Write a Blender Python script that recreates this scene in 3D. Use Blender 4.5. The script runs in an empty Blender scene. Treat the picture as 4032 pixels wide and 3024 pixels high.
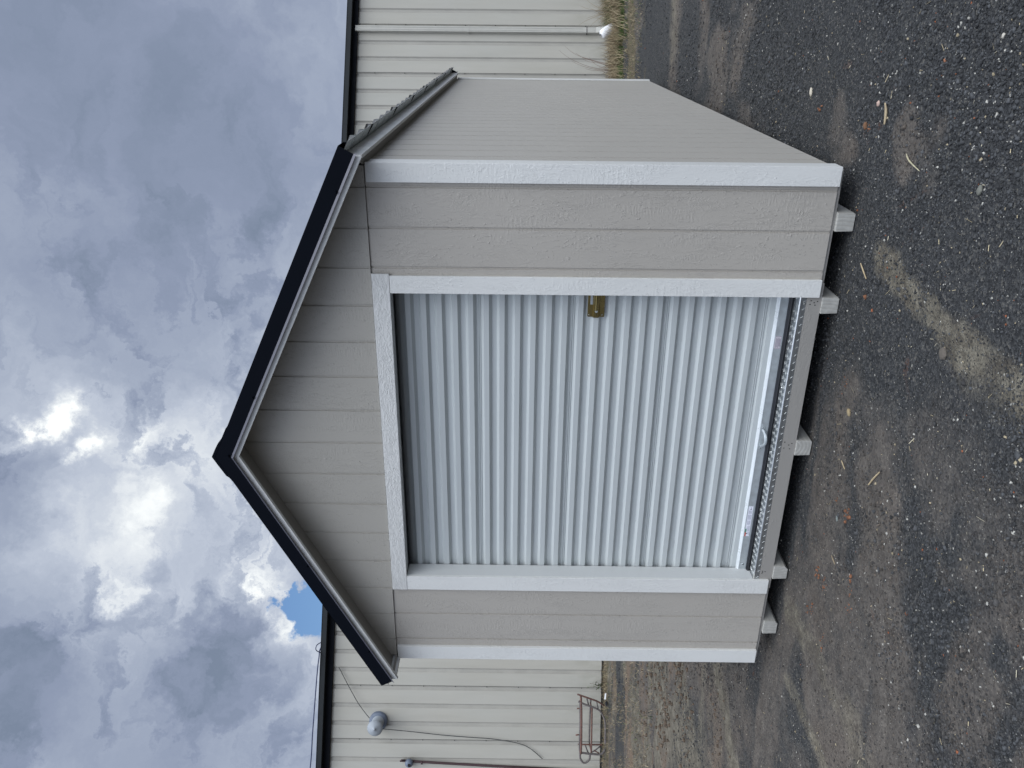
import bpy, math, random
import numpy as np
from mathutils import Matrix, Vector
random.seed(7)
rng = np.random.default_rng(11)
sc = bpy.context.scene
COL = sc.collection

# ---------------------------------------------------------------- helpers
def link(name, me, parent=None):
    o = bpy.data.objects.new(name, me); COL.objects.link(o)
    if parent is not None: o.parent = parent
    return o
def tag(o, label=None, cat=None, group=None, kind=None):
    if label: o['label'] = label
    if cat: o['category'] = cat
    if group: o['group'] = group
    if kind: o['kind'] = kind
    return o
def empty(name, loc=(0, 0, 0)):
    o = link(name, None); o.location = loc; o.empty_display_size = .2
    return o

class MB:
    def __init__(s): s.v = []; s.f = []; s.m = []
    def add(s, vs, fs, mi=0):
        b = len(s.v); s.v += [tuple(map(float, v)) for v in vs]
        s.f += [tuple(b + i for i in f) for f in fs]; s.m += [mi] * len(fs)
    def box(s, x0, x1, y0, y1, z0, z1, mi=0):
        s.hexa([(x0,y0,z0),(x1,y0,z0),(x1,y1,z0),(x0,y1,z0),(x0,y0,z1),(x1,y0,z1),(x1,y1,z1),(x0,y1,z1)], mi)
    def hexa(s, vs, mi=0):
        s.add(vs, [(3,2,1,0),(4,5,6,7),(0,1,5,4),(1,2,6,5),(2,3,7,6),(3,0,4,7)], mi)
    def strip(s, prof, ext, mi=0):
        """prof: list of points; ext: vector or function giving the far point"""
        n = len(prof); a = [Vector(p) for p in prof]; b = [p + Vector(ext) for p in a]
        s.add(a + b, [(i, i + 1, n + i + 1, n + i) for i in range(n - 1)], mi)
    def prism(s, prof, ext, mi=0):
        n = len(prof); a = [Vector(p) for p in prof]; b = [p + Vector(ext) for p in a]
        s.add(a + b, [(i, (i + 1) % n, n + (i + 1) % n, n + i) for i in range(n)] + [tuple(range(n))[::-1], tuple(range(n, 2 * n))], mi)
    def tube(s, pts, r, n=8, mi=0, cap=True):
        pts = [Vector(p) for p in pts]
        rs = r if isinstance(r, (list, tuple)) else [r] * len(pts)
        rings = []; up = None
        for i, p in enumerate(pts):
            t = (pts[min(i + 1, len(pts) - 1)] - pts[max(i - 1, 0)]).normalized()
            if up is None:
                up = Vector((0, 0, 1)) if abs(t.z) < .9 else Vector((1, 0, 0))
            a = t.cross(up).normalized(); b = a.cross(t).normalized(); up = b
            rings.append([p + (a * math.cos(k * 2 * math.pi / n) + b * math.sin(k * 2 * math.pi / n)) * rs[i] for k in range(n)])
        vs = [v for q in rings for v in q]; fs = []
        for i in range(len(pts) - 1):
            for k in range(n):
                fs.append((i * n + k, i * n + (k + 1) % n, (i + 1) * n + (k + 1) % n, (i + 1) * n + k))
        if cap: fs += [tuple(range(n))[::-1], tuple((len(pts) - 1) * n + k for k in range(n))]
        s.add(vs, fs, mi)
    def build(s, name, mats, parent=None, smooth=False, bevel=0):
        me = bpy.data.meshes.new(name); me.from_pydata(s.v, [], s.f)
        if not isinstance(mats, (list, tuple)): mats = [mats]
        for m in mats: me.materials.append(m)
        me.polygons.foreach_set('material_index', s.m)
        if smooth: me.polygons.foreach_set('use_smooth', [True] * len(s.f))
        me.update()
        o = link(name, me, parent)
        if bevel:
            b = o.modifiers.new('Bevel', 'BEVEL'); b.width = bevel; b.segments = 2; b.limit_method = 'ANGLE'; b.angle_limit = math.radians(50)
        return o

def smoothpts(pts, k=5):
    P = [Vector(p) for p in pts]; out = []
    for i in range(len(P) - 1):
        p0 = P[max(i - 1, 0)]; p1 = P[i]; p2 = P[i + 1]; p3 = P[min(i + 2, len(P) - 1)]
        for j in range(k):
            t = j / k
            out.append(.5 * ((2 * p1) + (p2 - p0) * t + (2 * p0 - 5 * p1 + 4 * p2 - p3) * t * t + (3 * p1 - p0 - 3 * p2 + p3) * t ** 3))
    out.append(P[-1]); return out

# ---------------------------------------------------------------- materials
class NT:
    def __init__(s, name):
        s.mat = bpy.data.materials.new(name); s.mat.use_nodes = True
        s.t = s.mat.node_tree; s.n = s.t.nodes; s.bsdf = s.n['Principled BSDF']
    def new(s, typ, **kw):
        nd = s.n.new(typ)
        for k, v in kw.items():
            if k in ('inp',):
                for a, b in v.items(): nd.inputs[a].default_value = b
            else: setattr(nd, k, v)
        return nd
    def l(s, a, b): s.t.links.new(a, b)
    def coord(s, scale=(1, 1, 1), kind='Object'):
        tc = s.new('ShaderNodeTexCoord'); mp = s.new('ShaderNodeMapping'); mp.inputs['Scale'].default_value = scale
        s.l(tc.outputs[kind], mp.inputs['Vector']); return mp.outputs['Vector']
    def noise(s, vec, scale, detail=4, rough=.5, dist=0):
        nd = s.new('ShaderNodeTexNoise'); nd.inputs['Scale'].default_value = scale; nd.inputs['Detail'].default_value = detail
        nd.inputs['Roughness'].default_value = rough; nd.inputs['Distortion'].default_value = dist
        s.l(vec, nd.inputs['Vector']); return nd.outputs['Fac']
    def ramp(s, fac, stops):
        r = s.new('ShaderNodeValToRGB'); e = r.color_ramp.elements
        while len(e) < len(stops): e.new(.5)
        for k, (p, c) in enumerate(stops):
            e[k].position = p; e[k].color = (c, c, c, 1) if isinstance(c, (int, float)) else tuple(c) + (1,)
        s.l(fac, r.inputs['Fac']); return r.outputs['Color']
    def mix(s, fac, a, b, mode='MIX'):
        m = s.new('ShaderNodeMix', data_type='RGBA', blend_type=mode)
        for sock, v in ((m.inputs[0], fac), (m.inputs[6], a), (m.inputs[7], b)):
            if isinstance(v, (int, float)): sock.default_value = v
            elif isinstance(v, tuple): sock.default_value = v + (1,) if len(v) == 3 else v
            else: s.l(v, sock)
        return m.outputs[2]
    def math(s, op, a, b=None, clamp=False):
        m = s.new('ShaderNodeMath', operation=op); m.use_clamp = clamp
        for i, v in enumerate((a, b)):
            if v is None: continue
            if isinstance(v, (int, float)): m.inputs[i].default_value = v
            else: s.l(v, m.inputs[i])
        return m.outputs[0]
    def bump(s, h, strength, dist):
        b = s.new('ShaderNodeBump'); b.inputs['Strength'].default_value = strength; b.inputs['Distance'].default_value = dist
        s.l(h, b.inputs['Height']); s.l(b.outputs['Normal'], s.bsdf.inputs['Normal']); return b
    def set(s, **kw):
        for k, v in kw.items():
            k = {'color': 'Base Color', 'rough': 'Roughness', 'metal': 'Metallic', 'spec': 'Specular IOR Level', 'coat': 'Coat Weight'}[k]
            if isinstance(v, (int, float)): s.bsdf.inputs[k].default_value = v
            elif isinstance(v, tuple): s.bsdf.inputs[k].default_value = v + (1,)
            else: s.l(v, s.bsdf.inputs[k])
        return s.mat

def embossed(name, col, grain_axis='z', strength=.55, rough=.45, dist=.0032, spec=.5, sparse=.5, swirl=1.0):
    """painted engineered wood with an embossed cedar grain running along grain_axis"""
    t = NT(name)
    def sc_(along, across):
        return (across, across, along) if grain_axis == 'z' else (along, across, across)
    # sparse long ticks and ridges of grain
    warp = t.coord(sc_(1.1, 3.2)); n0 = t.noise(warp, 1.0, 2, .5)
    v1 = t.coord(sc_(15, 44))
    comb = t.new('ShaderNodeVectorMath', operation='ADD'); t.l(v1, comb.inputs[0])
    sep = t.new('ShaderNodeCombineXYZ'); w = t.math('MULTIPLY', n0, 16.0 * swirl)
    t.l(w, sep.inputs[0]); t.l(w, sep.inputs[1]); t.l(w, sep.inputs[2]); t.l(sep.outputs[0], comb.inputs[1])
    n1 = t.noise(comb.outputs[0], 1.0, 5, .62, .8)
    ridge = t.math('ABSOLUTE', t.math('SUBTRACT', n1, .5))
    ridge = t.ramp(ridge, [(0, 1.0), (.055, .25), (.12, 0.0)])
    mask = t.ramp(t.noise(t.coord(sc_(2.0, 7.0)), 1.3, 3, .6), [(sparse - .12, .12), (sparse + .1, 1.0)])
    h1 = t.math('MULTIPLY', ridge, mask)
    fine = t.noise(t.coord(sc_(26, 130)), 1.0, 3, .6)
    cross = t.ramp(t.noise(t.coord(sc_(95, 22)), 1.0, 3, .6), [(.45, 0.0), (.62, 1.0)])   # saw marks across the board
    cm = t.ramp(t.noise(t.coord(sc_(1.2, 5.0)), 1.9, 2, .5), [(.5, 0.0), (.62, 1.0)])
    h = t.math('ADD', h1, t.math('ADD', t.math('MULTIPLY', fine, .35), t.math('MULTIPLY', t.math('MULTIPLY', cross, cm), .5)))
    tick = t.ramp(t.noise(t.coord(sc_(34, 95)), 1.0, 2, .5, .6), [(.60, 0.0), (.66, 1.0)])
    tm_ = t.ramp(t.noise(t.coord(sc_(1.6, 6.0)), 1.7, 3, .6), [(.42, 0.0), (.58, 1.0)])
    h = t.math('ADD', h, t.math('MULTIPLY', t.math('MULTIPLY', tick, tm_), 1.5))
    t.bump(h, strength, dist)
    blotch = t.noise(t.coord((1, 1, 1)), 1.7, 3, .5)
    c0 = tuple(c * .975 for c in col); c1 = tuple(min(1, c * 1.02) for c in col)
    t.set(color=t.ramp(blotch, [(.3, c0), (.7, c1)]), rough=t.ramp(fine, [(.3, rough - .02), (.7, rough + .04)]), spec=spec)
    return t.mat

def paint(name, col, rough=.4, metal=0.0, bumpv=.0, var=.06, scale=8, spec=.5):
    t = NT(name)
    f = t.noise(t.coord(), scale, 4, .6)
    t.set(color=t.ramp(f, [(.3, tuple(c * (1 - var) for c in col)), (.7, tuple(min(1, c * (1 + var)) for c in col))]),
          rough=t.ramp(f, [(.3, rough * .85), (.7, min(1, rough * 1.15))]), metal=metal, spec=spec)
    if bumpv: t.bump(t.noise(t.coord(), 60, 3, .6), bumpv, .001)
    return t.mat

M = {}
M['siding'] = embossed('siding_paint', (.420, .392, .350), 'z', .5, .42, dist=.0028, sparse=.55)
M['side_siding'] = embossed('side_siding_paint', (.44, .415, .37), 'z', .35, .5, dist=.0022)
M['gable'] = embossed('gable_shaded_paint', (.385, .365, .325), 'z', .5, .5, sparse=.56, dist=.0025)  # siding colour darkened to hold the shade below the rakes
M['trim_v'] = embossed('trim_paint', (.70, .70, .675), 'z', .42, .36, dist=.0026, swirl=.5, sparse=.52)
M['trim_h'] = embossed('trim_header_paint', (.66, .66, .64), 'x', .55, .4, dist=.003, sparse=.30, swirl=.25)
M['smooth_white'] = embossed('jamb_paint', (.60, .61, .60), 'z', .12, .4)
M['fascia'] = paint('fascia_paint', (.64, .64, .62), .5, bumpv=.25, var=.1, scale=14)
M['soffit'] = paint('soffit_shaded_paint', (.26, .245, .22), .7)  # darker than the siding: shade under the overhang put into the colour
M['rim'] = embossed('rim_board_paint', (.30, .285, .262), 'x', .35, .6, dist=.002, sparse=.55)
M['black'] = paint('black_trim_metal', (.0028, .0042, .008), .6, var=.15, scale=3, spec=.06)
M['black_edge'] = paint('black_trim_hem', (.085, .085, .105), .4, metal=.3)
M['galv'] = paint('roof_underside_metal', (.52, .55, .54), .5, metal=.15, var=.1, scale=20)
M['roofblack'] = paint('roof_black_metal', (.02, .023, .03), .4)
M['galvbar'] = paint('galvanized_bar', (.52, .56, .58), .36, metal=.55, var=.1, scale=30)
M['lip'] = paint('bar_lip', (.80, .84, .86), .3, metal=.25)
M['rubber'] = paint('black_rubber', (.012, .013, .017), .5)
M['brass'] = paint('brass', (.30, .235, .095), .26, metal=.95, var=.1)
M['bright'] = paint('bright_steel', (.75, .75, .72), .2, metal=1.0)
M['dark_hole'] = paint('dark_recess', (.01, .01, .01), .8)
M['interior'] = paint('interior_dark', (.03, .03, .03), .9)
M['white_plastic'] = paint('white_plastic', (.80, .80, .80), .45, var=.05)
M['tag_white'] = paint('label_paper', (.72, .73, .80), .6, var=.02)
M['tag_grey'] = paint('label_grey_print', (.42, .43, .50), .6, var=.02)
M['tag_green'] = paint('label_green', (.06, .22, .13), .6, var=.02)
M['tag_red'] = paint('label_red', (.55, .09, .05), .6, var=.02)
M['tag_black'] = paint('label_black', (.03, .03, .05), .6, var=.02)
M['tag_pink'] = paint('label_film', (.50, .47, .50), .5, var=.03)
M['tag_pinkline'] = paint('label_film_print', (.20, .17, .22), .5, var=.03)

def door_mat():
    t = NT('door_enamel')
    f = t.noise(t.coord((.6, 1, 6)), 3, 3, .5)
    t.set(color=t.ramp(f, [(.3, (.485, .515, .515)), (.7, (.51, .54, .54))]), rough=.33, spec=.5)
    return t.mat
M['door'] = door_mat()
def tread_mat():
    t = NT('tread_plate_aluminium')
    f = t.noise(t.coord((8, 30, 30)), 2, 4, .6)
    t.set(color=t.ramp(f, [(.3, (.36, .38, .385)), (.7, (.50, .52, .525))]), rough=t.ramp(f, [(.3, .28), (.7, .45)]), metal=.9)
    t.bump(f, .15, .001); return t.mat
M['tread'] = tread_mat()

def wood_skid():
    t = NT('painted_skid_timber')
    # end grain rings (object y runs along the timber)
    f = t.noise(t.coord((14, 1.5, 14)), 2, 5, .6)
    g = t.noise(t.coord((60, 6, 60)), 2, 4, .6)
    rings = t.new('ShaderNodeTexWave', wave_type='RINGS', rings_direction='Y'); rings.inputs['Scale'].default_value = 16
    rings.inputs['Distortion'].default_value = 3.5; rings.inputs['Detail'].default_value = 3
    t.l(t.coord((1, 0.02, 1)), rings.inputs['Vector'])
    c = t.ramp(f, [(.3, (.33, .325, .30)), (.75, (.46, .45, .415))])
    c = t.mix(t.ramp(rings.outputs['Fac'], [(0, .35), (.3, 0.0)]), c, (.27, .25, .22))
    t.set(color=c, rough=.75, spec=.3); t.bump(t.math('ADD', t.math('MULTIPLY', rings.outputs['Fac'], .5), g), .5, .003)
    return t.mat
M['skid'] = wood_skid()

def wall_metal():
    t = NT('ribbed_wall_steel')
    f = t.noise(t.coord((2.5, 2.5, .35)), 2, 5, .6)
    low = t.noise(t.coord((.4, .4, .2)), 2, 3, .6)
    c = t.ramp(f, [(.3, (.40, .382, .330)), (.7, (.445, .425, .372))])
    c = t.mix(t.ramp(low, [(.4, 0.0), (.75, .3)]), c, (.43, .445, .42))
    tc = t.new('ShaderNodeTexCoord'); sp = t.new('ShaderNodeSeparateXYZ'); t.l(tc.outputs['Object'], sp.inputs[0])
    mr = t.new('ShaderNodeMapRange'); mr.inputs[1].default_value = .75; mr.inputs[2].default_value = -.1; t.l(sp.outputs[2], mr.inputs[0])
    dirt = t.math('MULTIPLY', mr.outputs[0], t.ramp(t.noise(t.coord((3, 3, 1.2)), 2.2, 5, .65), [(.4, 0.0), (.65, .6)]), True)
    c = t.mix(dirt, c, (.25, .24, .19))
    t.set(color=c, rough=.5, spec=.4); t.bump(low, .15, .02); return t.mat
M['wall'] = wall_metal()
M['wall_rib'] = paint('rib_shaded_steel', (.37, .355, .315), .55, var=.08, scale=3)  # shade of the recessed ribs put into a darker wall colour
M['lapline'] = paint('lap_seam_dark', (.06, .06, .055), .7)  # dark line along each sheet lap
M['gutter'] = paint('gutter_charcoal', (.016, .019, .021), .55, var=.25, scale=2, spec=.25)
M['eavefascia'] = paint('eave_navy_black', (.004, .005, .008), .6, spec=.1)
M['downspout'] = paint('downspout_almond', (.45, .44, .395), .5, var=.05)
M['vent_grey'] = paint('vent_flange_grey', (.13, .155, .205), .5, var=.15)
M['vent_galv'] = paint('vent_galvanized', (.30, .325, .35), .6, metal=.1, var=.08, scale=30)
M['rustpipe'] = paint('oxide_red_pipe', (.055, .028, .03), .6, var=.3, scale=20)
M['rust'] = paint('rusty_red_tube', (.13, .065, .05), .7, var=.45, scale=35, bumpv=.3)
M['rustgrey'] = paint('rusty_grey_tube', (.12, .105, .10), .65, var=.4, scale=35, bumpv=.3)
M['cable'] = paint('black_cable', (.03, .035, .035), .5)
M['bluecable'] = paint('blue_black_cable', (.02, .03, .09), .5)
M['concrete'] = paint('foundation_concrete', (.06, .06, .055), .9, var=.3, scale=5)

# ---------------------------------------------------------------- storage shed
XR, XL, DEPTH = 1.524, -1.555, 6.25
IN = .0254
SL = .49            # roof slope
def zr(x, z0): return z0 - SL * abs(x)
shed = empty('storage_shed', (0, 3.1, -.105))
tag(shed, 'new beige wooden storage shed with white corner boards, ribbed roller door and black roof trim', 'shed')
PARTS = []
def part(o): PARTS.append(o); return o

GW, GD = .0055, .0060       # groove half width, depth
def grooved(x0, x1, xs):
    pts = [x0]
    prof = [(x0, 0.0)]
    for x in sorted(xs):
        if x - GW <= x0 or x + GW >= x1: continue
        prof += [(x - GW - .001, 0.0), (x - GW, GD), (x + GW, GD), (x + GW + .001, 0.0)]
    prof.append((x1, 0.0)); return prof
gx = [(56 - 8 * k) * IN for k in range(15)]
def front_panel(x0, x1, z0, z1, y=0.0):
    mb = MB()
    pr = grooved(x0, x1, gx)
    mb.strip([(x, y + d, z0) for x, d in pr], (0, 0, z1 - z0))
    mb.strip([(x, y + d, z0) for x, d in pr], (0, .0105 - 0, 0))   # bottom lip
    mb.add([(x0, y + .0105, z0), (x1, y + .0105, z0), (x1, y + .0105, z1), (x0, y + .0105, z1)], [(0, 1, 2, 3)])
    return mb
mb = front_panel(.955, XR, 0.0, 2.30); part(mb.build('siding_panel', M['siding'], shed))
mb = front_panel(XL, -1.0, 0.0, 2.30); part(mb.build('siding_panel', M['siding'], shed))
# strip of wall above the opening hidden behind the header
# gable
mb = MB(); pr = grooved(XL, XR, gx)
ys = -.010
xs_ = []
for x, d in pr: xs_.append((x, d))
# add ridge vertex
full = sorted(xs_ + [(0.0 if all(abs(x) > 1e-6 for x, _ in xs_) else .0001, GD if abs(gx[7]) < 1e-6 else 0)], key=lambda q: q[0])
seen = []; 
for q in full:
    if not seen or q[0] > seen[-1][0] + 1e-7: seen.append(q)
full = seen
lo = [(x, ys + d, 2.302) for x, d in full]; hi = [(x, ys + d, zr(x, 3.12)) for x, d in full]
n = len(full)
mb.add(lo + hi, [(i, i + 1, n + i + 1, n + i) for i in range(n - 1)])
mb.add([(x, ys, 2.302) for x, d in full] + [(x, .0105, 2.302) for x, d in full], [(i + 1, i, n + i, n + i + 1) for i in range(n - 1)])
part(mb.build('gable_panel', M['gable'], shed))
# side walls and back
def side_panel(X, sgn):
    mb = MB(); ysg = [.10 + .2032 * k for k in range(0, 31)]
    pr = grooved(0.0, DEPTH, ysg)
    a = [(X - sgn * d, y, 0.0) for y, d in pr]
    if sgn > 0: mb.strip(a, (0, 0, 2.32))
    else: mb.strip(a[::-1], (0, 0, 2.32))
    mb.box(X - .012 if sgn > 0 else X + .006, X - .006 if sgn > 0 else X + .012, 0.02, DEPTH - .02, 0.002, 2.3)
    return mb
part(side_panel(XR, 1).build('side_wall', M['side_siding'], shed))
part(side_panel(XL, -1).build('side_wall', M['side_siding'], shed))
mb = MB(); mb.prism([(XL + .013, DEPTH - .012, 0), (XR - .013, DEPTH - .012, 0), (XR - .013, DEPTH - .012, 2.34), (0, DEPTH - .012, 3.08), (XL + .013, DEPTH - .012, 2.34)], (0, .012, 0))
part(mb.build('back_wall', M['siding'], shed))
mb = MB(); mb.box(XL + .02, XR - .02, .17, DEPTH - .03, .058, .066)   # floor deck
part(mb.build('floor', M['interior'], shed))
# corner boards: each one is an L of two boards
def corner(xo, sgn, y0, ydir, x_in):
    mb = MB()
    mb.box(min(xo, x_in), max(xo, x_in), min(y0, y0 + ydir * .020), max(y0, y0 + ydir * .020), 0.0, 2.293)
    mb.box(min(xo, xo - sgn * .0145), max(xo, xo - sgn * .0145), min(y0 + ydir * .0205, y0 + ydir * .105), max(y0 + ydir * .0205, y0 + ydir * .105), 0.0, 2.283)
    return mb
part(corner(1.540, 1, -.020, 1, 1.446).build('corner_board', M['trim_v'], shed, bevel=.0015))
part(corner(-1.575, -1, -.020, 1, -1.476).build('corner_board', M['trim_v'], shed, bevel=.0015))
part(corner(1.540, 1, DEPTH + .020, -1, 1.446).build('corner_board', M['trim_v'], shed, bevel=.0015))
part(corner(-1.575, -1, DEPTH + .020, -1, -1.476).build('corner_board', M['trim_v'], shed, bevel=.0015))
# door casing
mb = MB(); mb.box(-1.020, .987, -.022, -.0105, 2.208, 2.2985); part(mb.build('door_header', M['trim_h'], shed, bevel=.0015))
mb = MB(); mb.box(.8835, .976, -.020, -.0005, .002, 2.2075); part(mb.build('door_casing', M['trim_v'], shed, bevel=.0015))
mb = MB(); mb.box(-1.020, -.9205, -.020, -.0005, .002, 2.2075); part(mb.build('door_casing', M['trim_v'], shed, bevel=.0015))
# returns lining the opening
mb = MB(); mb.box(-.936, -.9215, -.0002, .106, .0935, 2.2073); mb.box(-.975, -.9365, .012, .106, .0935, 2.2073); part(mb.build('door_jamb', M['smooth_white'], shed, bevel=.001))
mb = MB(); mb.box(.8845, .899, -.0002, .106, .0935, 2.2073); mb.box(.8995, .96, .012, .106, .0935, 2.2073); part(mb.build('door_jamb', M['smooth_white'], shed, bevel=.001))
mb = MB(); mb.box(-.99, .975, -.0100, .095, 2.2125, 2.2265); part(mb.build('head_jamb', M['smooth_white'], shed))

# rolling door
door = MB()
prof = [(.105, .158), (.105, .168), (.116, .172), (.116, .200)]
P_ = .0843
z = .205
def seamlines(prof, z):
    for k in range(2):
        prof += [(.1315, z), (.1275, z + .002), (.1275, z + .004), (.1315, z + .006)]; z += .010
    return z
prof += [(.1315, .206)]; seamlines(prof, .212)
zc = .2545
k = 0
while zc < 2.115:
    # from below: back flat, up to front by a downward-facing slope, front flat, back by an upward-facing slope
    prof += [(.1315, zc), (.1100, zc + .0165), (.1100, zc + .0440), (.1305, zc + .0585)]
    k += 1
    zc += P_
    if k in (6, 12, 18): seamlines(prof, zc - P_ + .0605)
prof += [(.128, 2.135), (.135, 2.16), (.150, 2.19), (.18, 2.215), (.23, 2.235), (.29, 2.24)]
door.strip([(-1.0, y, z) for y, z in prof][::-1], (1.97, 0, 0))
door.strip([(-1.0, y + .002, z) for y, z in prof], (1.97, 0, 0))
dr = part(door.build('roller_door', M['door'], shed))
SUB = []
def sub(o): SUB.append(o); return o
mb = MB()
mb.prism([(-.99, .0955, .114), (-.99, .0955, .1575), (-.99, .122, .1575), (-.99, .122, .114)], (1.94, 0, 0), 0)
mb.prism([(-.99, .0935, .158), (-.99, .0935, .1625), (-.99, .112, .1735), (-.99, .112, .158)], (1.94, 0, 0), 1)
part(mb.build('bottom_bar', [M['galvbar'], M['lip']], dr, bevel=.0012))
mb = MB()
mb.prism([(-.99, .082, .0925), (-.99, .079, .100), (-.99, .084, .1135), (-.99, .12, .1135), (-.99, .12, .0925)], (1.94, 0, 0))
mb.prism([(-.99, .0765, .1010), (-.99, .0735, .1045), (-.99, .0765, .108), (-.99, .081, .1045)], (1.94, 0, 0))
part(mb.build('weather_seal', M['rubber'], dr))
# bolts in the bar
for bx in (-.885, .875):
    mb = MB(); mb.tube([(bx, .0955, .137), (bx, .0915, .137)], [.008, .0065], 12)
    mb.tube([(bx, .0915, .137), (bx, .0905, .137)], [.004, .003], 8, 1)
    part(mb.build('bar_bolt', [M['galvbar'], M['dark_hole']], dr, True))
# lifting handle
mb = MB()
pts = smoothpts([(.057, .093, .1455), (.050, .083, .141), (.032, .060, .136), (.004, .052, .1335), (-.022, .060, .135), (-.042, .083, .1395), (-.050, .093, .1435)], 4)
mb.tube(pts, [.0075] * 3 + [.0085] * (len(pts) - 6) + [.0075] * 3, 10)
for cx, cz in ((.071, .1465), (-.064, .1445)):
    c = [(cx + .0165 * math.cos(a) * 1.05, .0955, cz + .0135 * math.sin(a)) for a in [i * math.pi / 8 for i in range(16)]]
    mb.prism(c, (0, -.0032, 0)); mb.tube([(cx, .0923, cz), (cx, .0895, cz)], [.006, .005], 8); mb.tube([(cx, .0896, cz), (cx, .0890, cz)], [.0032, .0028], 6, 1)
part(mb.build('lift_handle', [M['galvbar'], M['dark_hole']], dr, False, bevel=.0006))
# slide latch
lt = MB()
y0 = .1095
lt.prism([(.722, y0, 1.088), (.722, y0, 1.170), (.726, y0, 1.176), (.93, y0, 1.176), (.93, y0, 1.086), (.726, y0, 1.086)], (0, -.003, 0))
lt.prism([(.722, y0 - .003, 1.112), (.722, y0 - .017, 1.117), (.722, y0 - .017, 1.144), (.722, y0 - .003, 1.149)], (.208, 0, 0))
lt.prism([(.80, y0 - .0165, 1.113), (.80, y0 - .024, 1.118), (.80, y0 - .024, 1.126), (.80, y0 - .0165, 1.131)], (.12, 0, 0))
lt.tube([(.765, y0 - .024, 1.133), (.93, y0 - .024, 1.133)], .0075, 10)
lt.tube([(.758, y0 - .0168, 1.1305), (.758, y0 - .019, 1.1305)], .0078, 14, 1)
lt.box(.733, .7335 + .017, y0 - .0178, y0 - .017, 1.1255, 1.1285, 2)
for zz in (1.098, 1.166):
    lt.tube([(.734, y0 - .003, zz), (.734, y0 - .0062, zz)], [.0052, .003], 10, 3)
lt.box(.792, .93, y0 - .0045, y0 - .003, 1.150, 1.163, 1)
part(lt.build('slide_latch', [M['brass'], M['galvbar'], M['dark_hole'], M['bright']], dr, bevel=.0008))
# safety label, long white
lb = MB(); Y = .0952
lb.box(-.676, -.462, Y - .0004, Y, .1265, .1545, 0)
lb.box(-.676, -.648, Y - .0008, Y - .0004, .1475, .1545, 3); lb.box(-.6475, -.622, Y - .0008, Y - .0004, .1475, .1545, 2)
def bars(x0, x1, z0, z1, nn, mi):
    for q in range(nn):
        zz = z0 + (z1 - z0) * (q + .5) / nn; hh = (z1 - z0) / nn * .28
        lb.box(x0, x1 - (.004 if q % 2 else 0), Y - .0008, Y - .0004, zz - hh, zz + hh, mi)
bars(-.665, -.643, .129, .1365, 3, 1); bars(-.640, -.600, .130, .146, 4, 1); bars(-.592, -.562, .131, .151, 5, 1); bars(-.556, -.520, .130, .152, 6, 1); bars(-.514, -.490, .130, .152, 5, 1)
lb.prism([(-.486, Y - .0004, .1395), (-.470, Y - .0004, .1395), (-.470, Y - .0004, .1375), (-.486, Y - .0004, .1375)], (0, -.0004, 0), 4)
lb.prism([(-.489, Y - .0004, .1385), (-.482, Y - .0004, .1425), (-.482, Y - .0004, .1345)], (0, -.0004, 0), 4)
lb.prism([(-.662, Y - .0004, .1475), (-.655, Y - .0004, .1465), (-.650, Y - .0004, .136), (-.657, Y - .0004, .139)], (0, -.0004, 0), 4)
o = part(lb.build('safety_label', [M['tag_white'], M['tag_grey'], M['tag_green'], M['tag_red'], M['tag_black']], dr)); o['label'] = 'long white safety label with green and red corner bars'
lb = MB(); lb.box(.553, .627, Y - .0004, Y, .1225, .1555, 0)
for a, b, c_ in ((.560, .615, .148), (.563, .575, .142), (.577, .612, .142), (.558, .618, .136), (.570, .612, .131), (.566, .612, .1265)):
    lb.box(a, b, Y - .0008, Y - .0004, c_ - .0011, c_ + .0011, 1)
for a in (.553, .6255): lb.box(a, a + .0015, Y - .0008, Y - .0004, .1225, .1555, 1)
o = part(lb.build('product_label', [M['tag_pink'], M['tag_pinkline']], dr)); o['label'] = 'small square film label with faint print'

# tread plate sill
tp = MB()
tp.prism([(-.9195, .0005, .0600), (-.9195, -.0025, .0600), (-.9195, -.0025, .0893), (-.9195, .0022, .0930), (-.9195, .160, .0930), (-.9195, .160, .0900), (-.9195, .0035, .0900)], (1.802, 0, 0))
def lug(mb, c, u, w, ang, nrm, L=.019, W=.0030, H=.0009):
    c = Vector(c); u = Vector(u); w = Vector(w); nr = Vector(nrm)
    a = u * math.cos(ang) + w * math.sin(ang); b = -u * math.sin(ang) + w * math.cos(ang)
    pts = [c - a * L / 2, c - a * L * .2 - b * W / 2, c + a * L * .2 - b * W / 2, c + a * L / 2, c + a * L * .2 + b * W / 2, c - a * L * .2 + b * W / 2]
    top = [p * 1 + nr * H for p in [c - a * L * .36, c - a * L * .15 - b * W * .25, c + a * L * .15 - b * W * .25, c + a * L * .36, c + a * L * .15 + b * W * .25, c - a * L * .15 + b * W * .25]]
    mb.add(pts + top, [(i, (i + 1) % 6, 6 + (i + 1) % 6, 6 + i) for i in range(6)] + [(6, 7, 8, 9, 10, 11)])
tp.prism([(-.9195, -.0032, .0885), (-.9195, -.0036, .0895), (-.9195, .0012, .0940), (-.9195, .0022, .0934)], (1.802, 0, 0), 1)  # added bright strip that stands for the glint along the front edge
x = -.905; i = 0
while x < .87:
    s_ = 1 if i % 2 else -1
    lug(tp, (x, -.0025, .0822 if i % 2 else .0685), (1, 0, 0), (0, 0, 1), s_ * math.radians(48), (0, -1, 0))
    for q, yy in enumerate((.012, .031, .050, .069)):
        s2 = 1 if (i + q) % 2 else -1
        lug(tp, (x + (.012 if q % 2 else 0), yy, .0930), (1, 0, 0), (0, 1, 0), s2 * math.radians(45), (0, 0, 1), .024, .0036, .0011)
    x += .0215; i += 1
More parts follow.
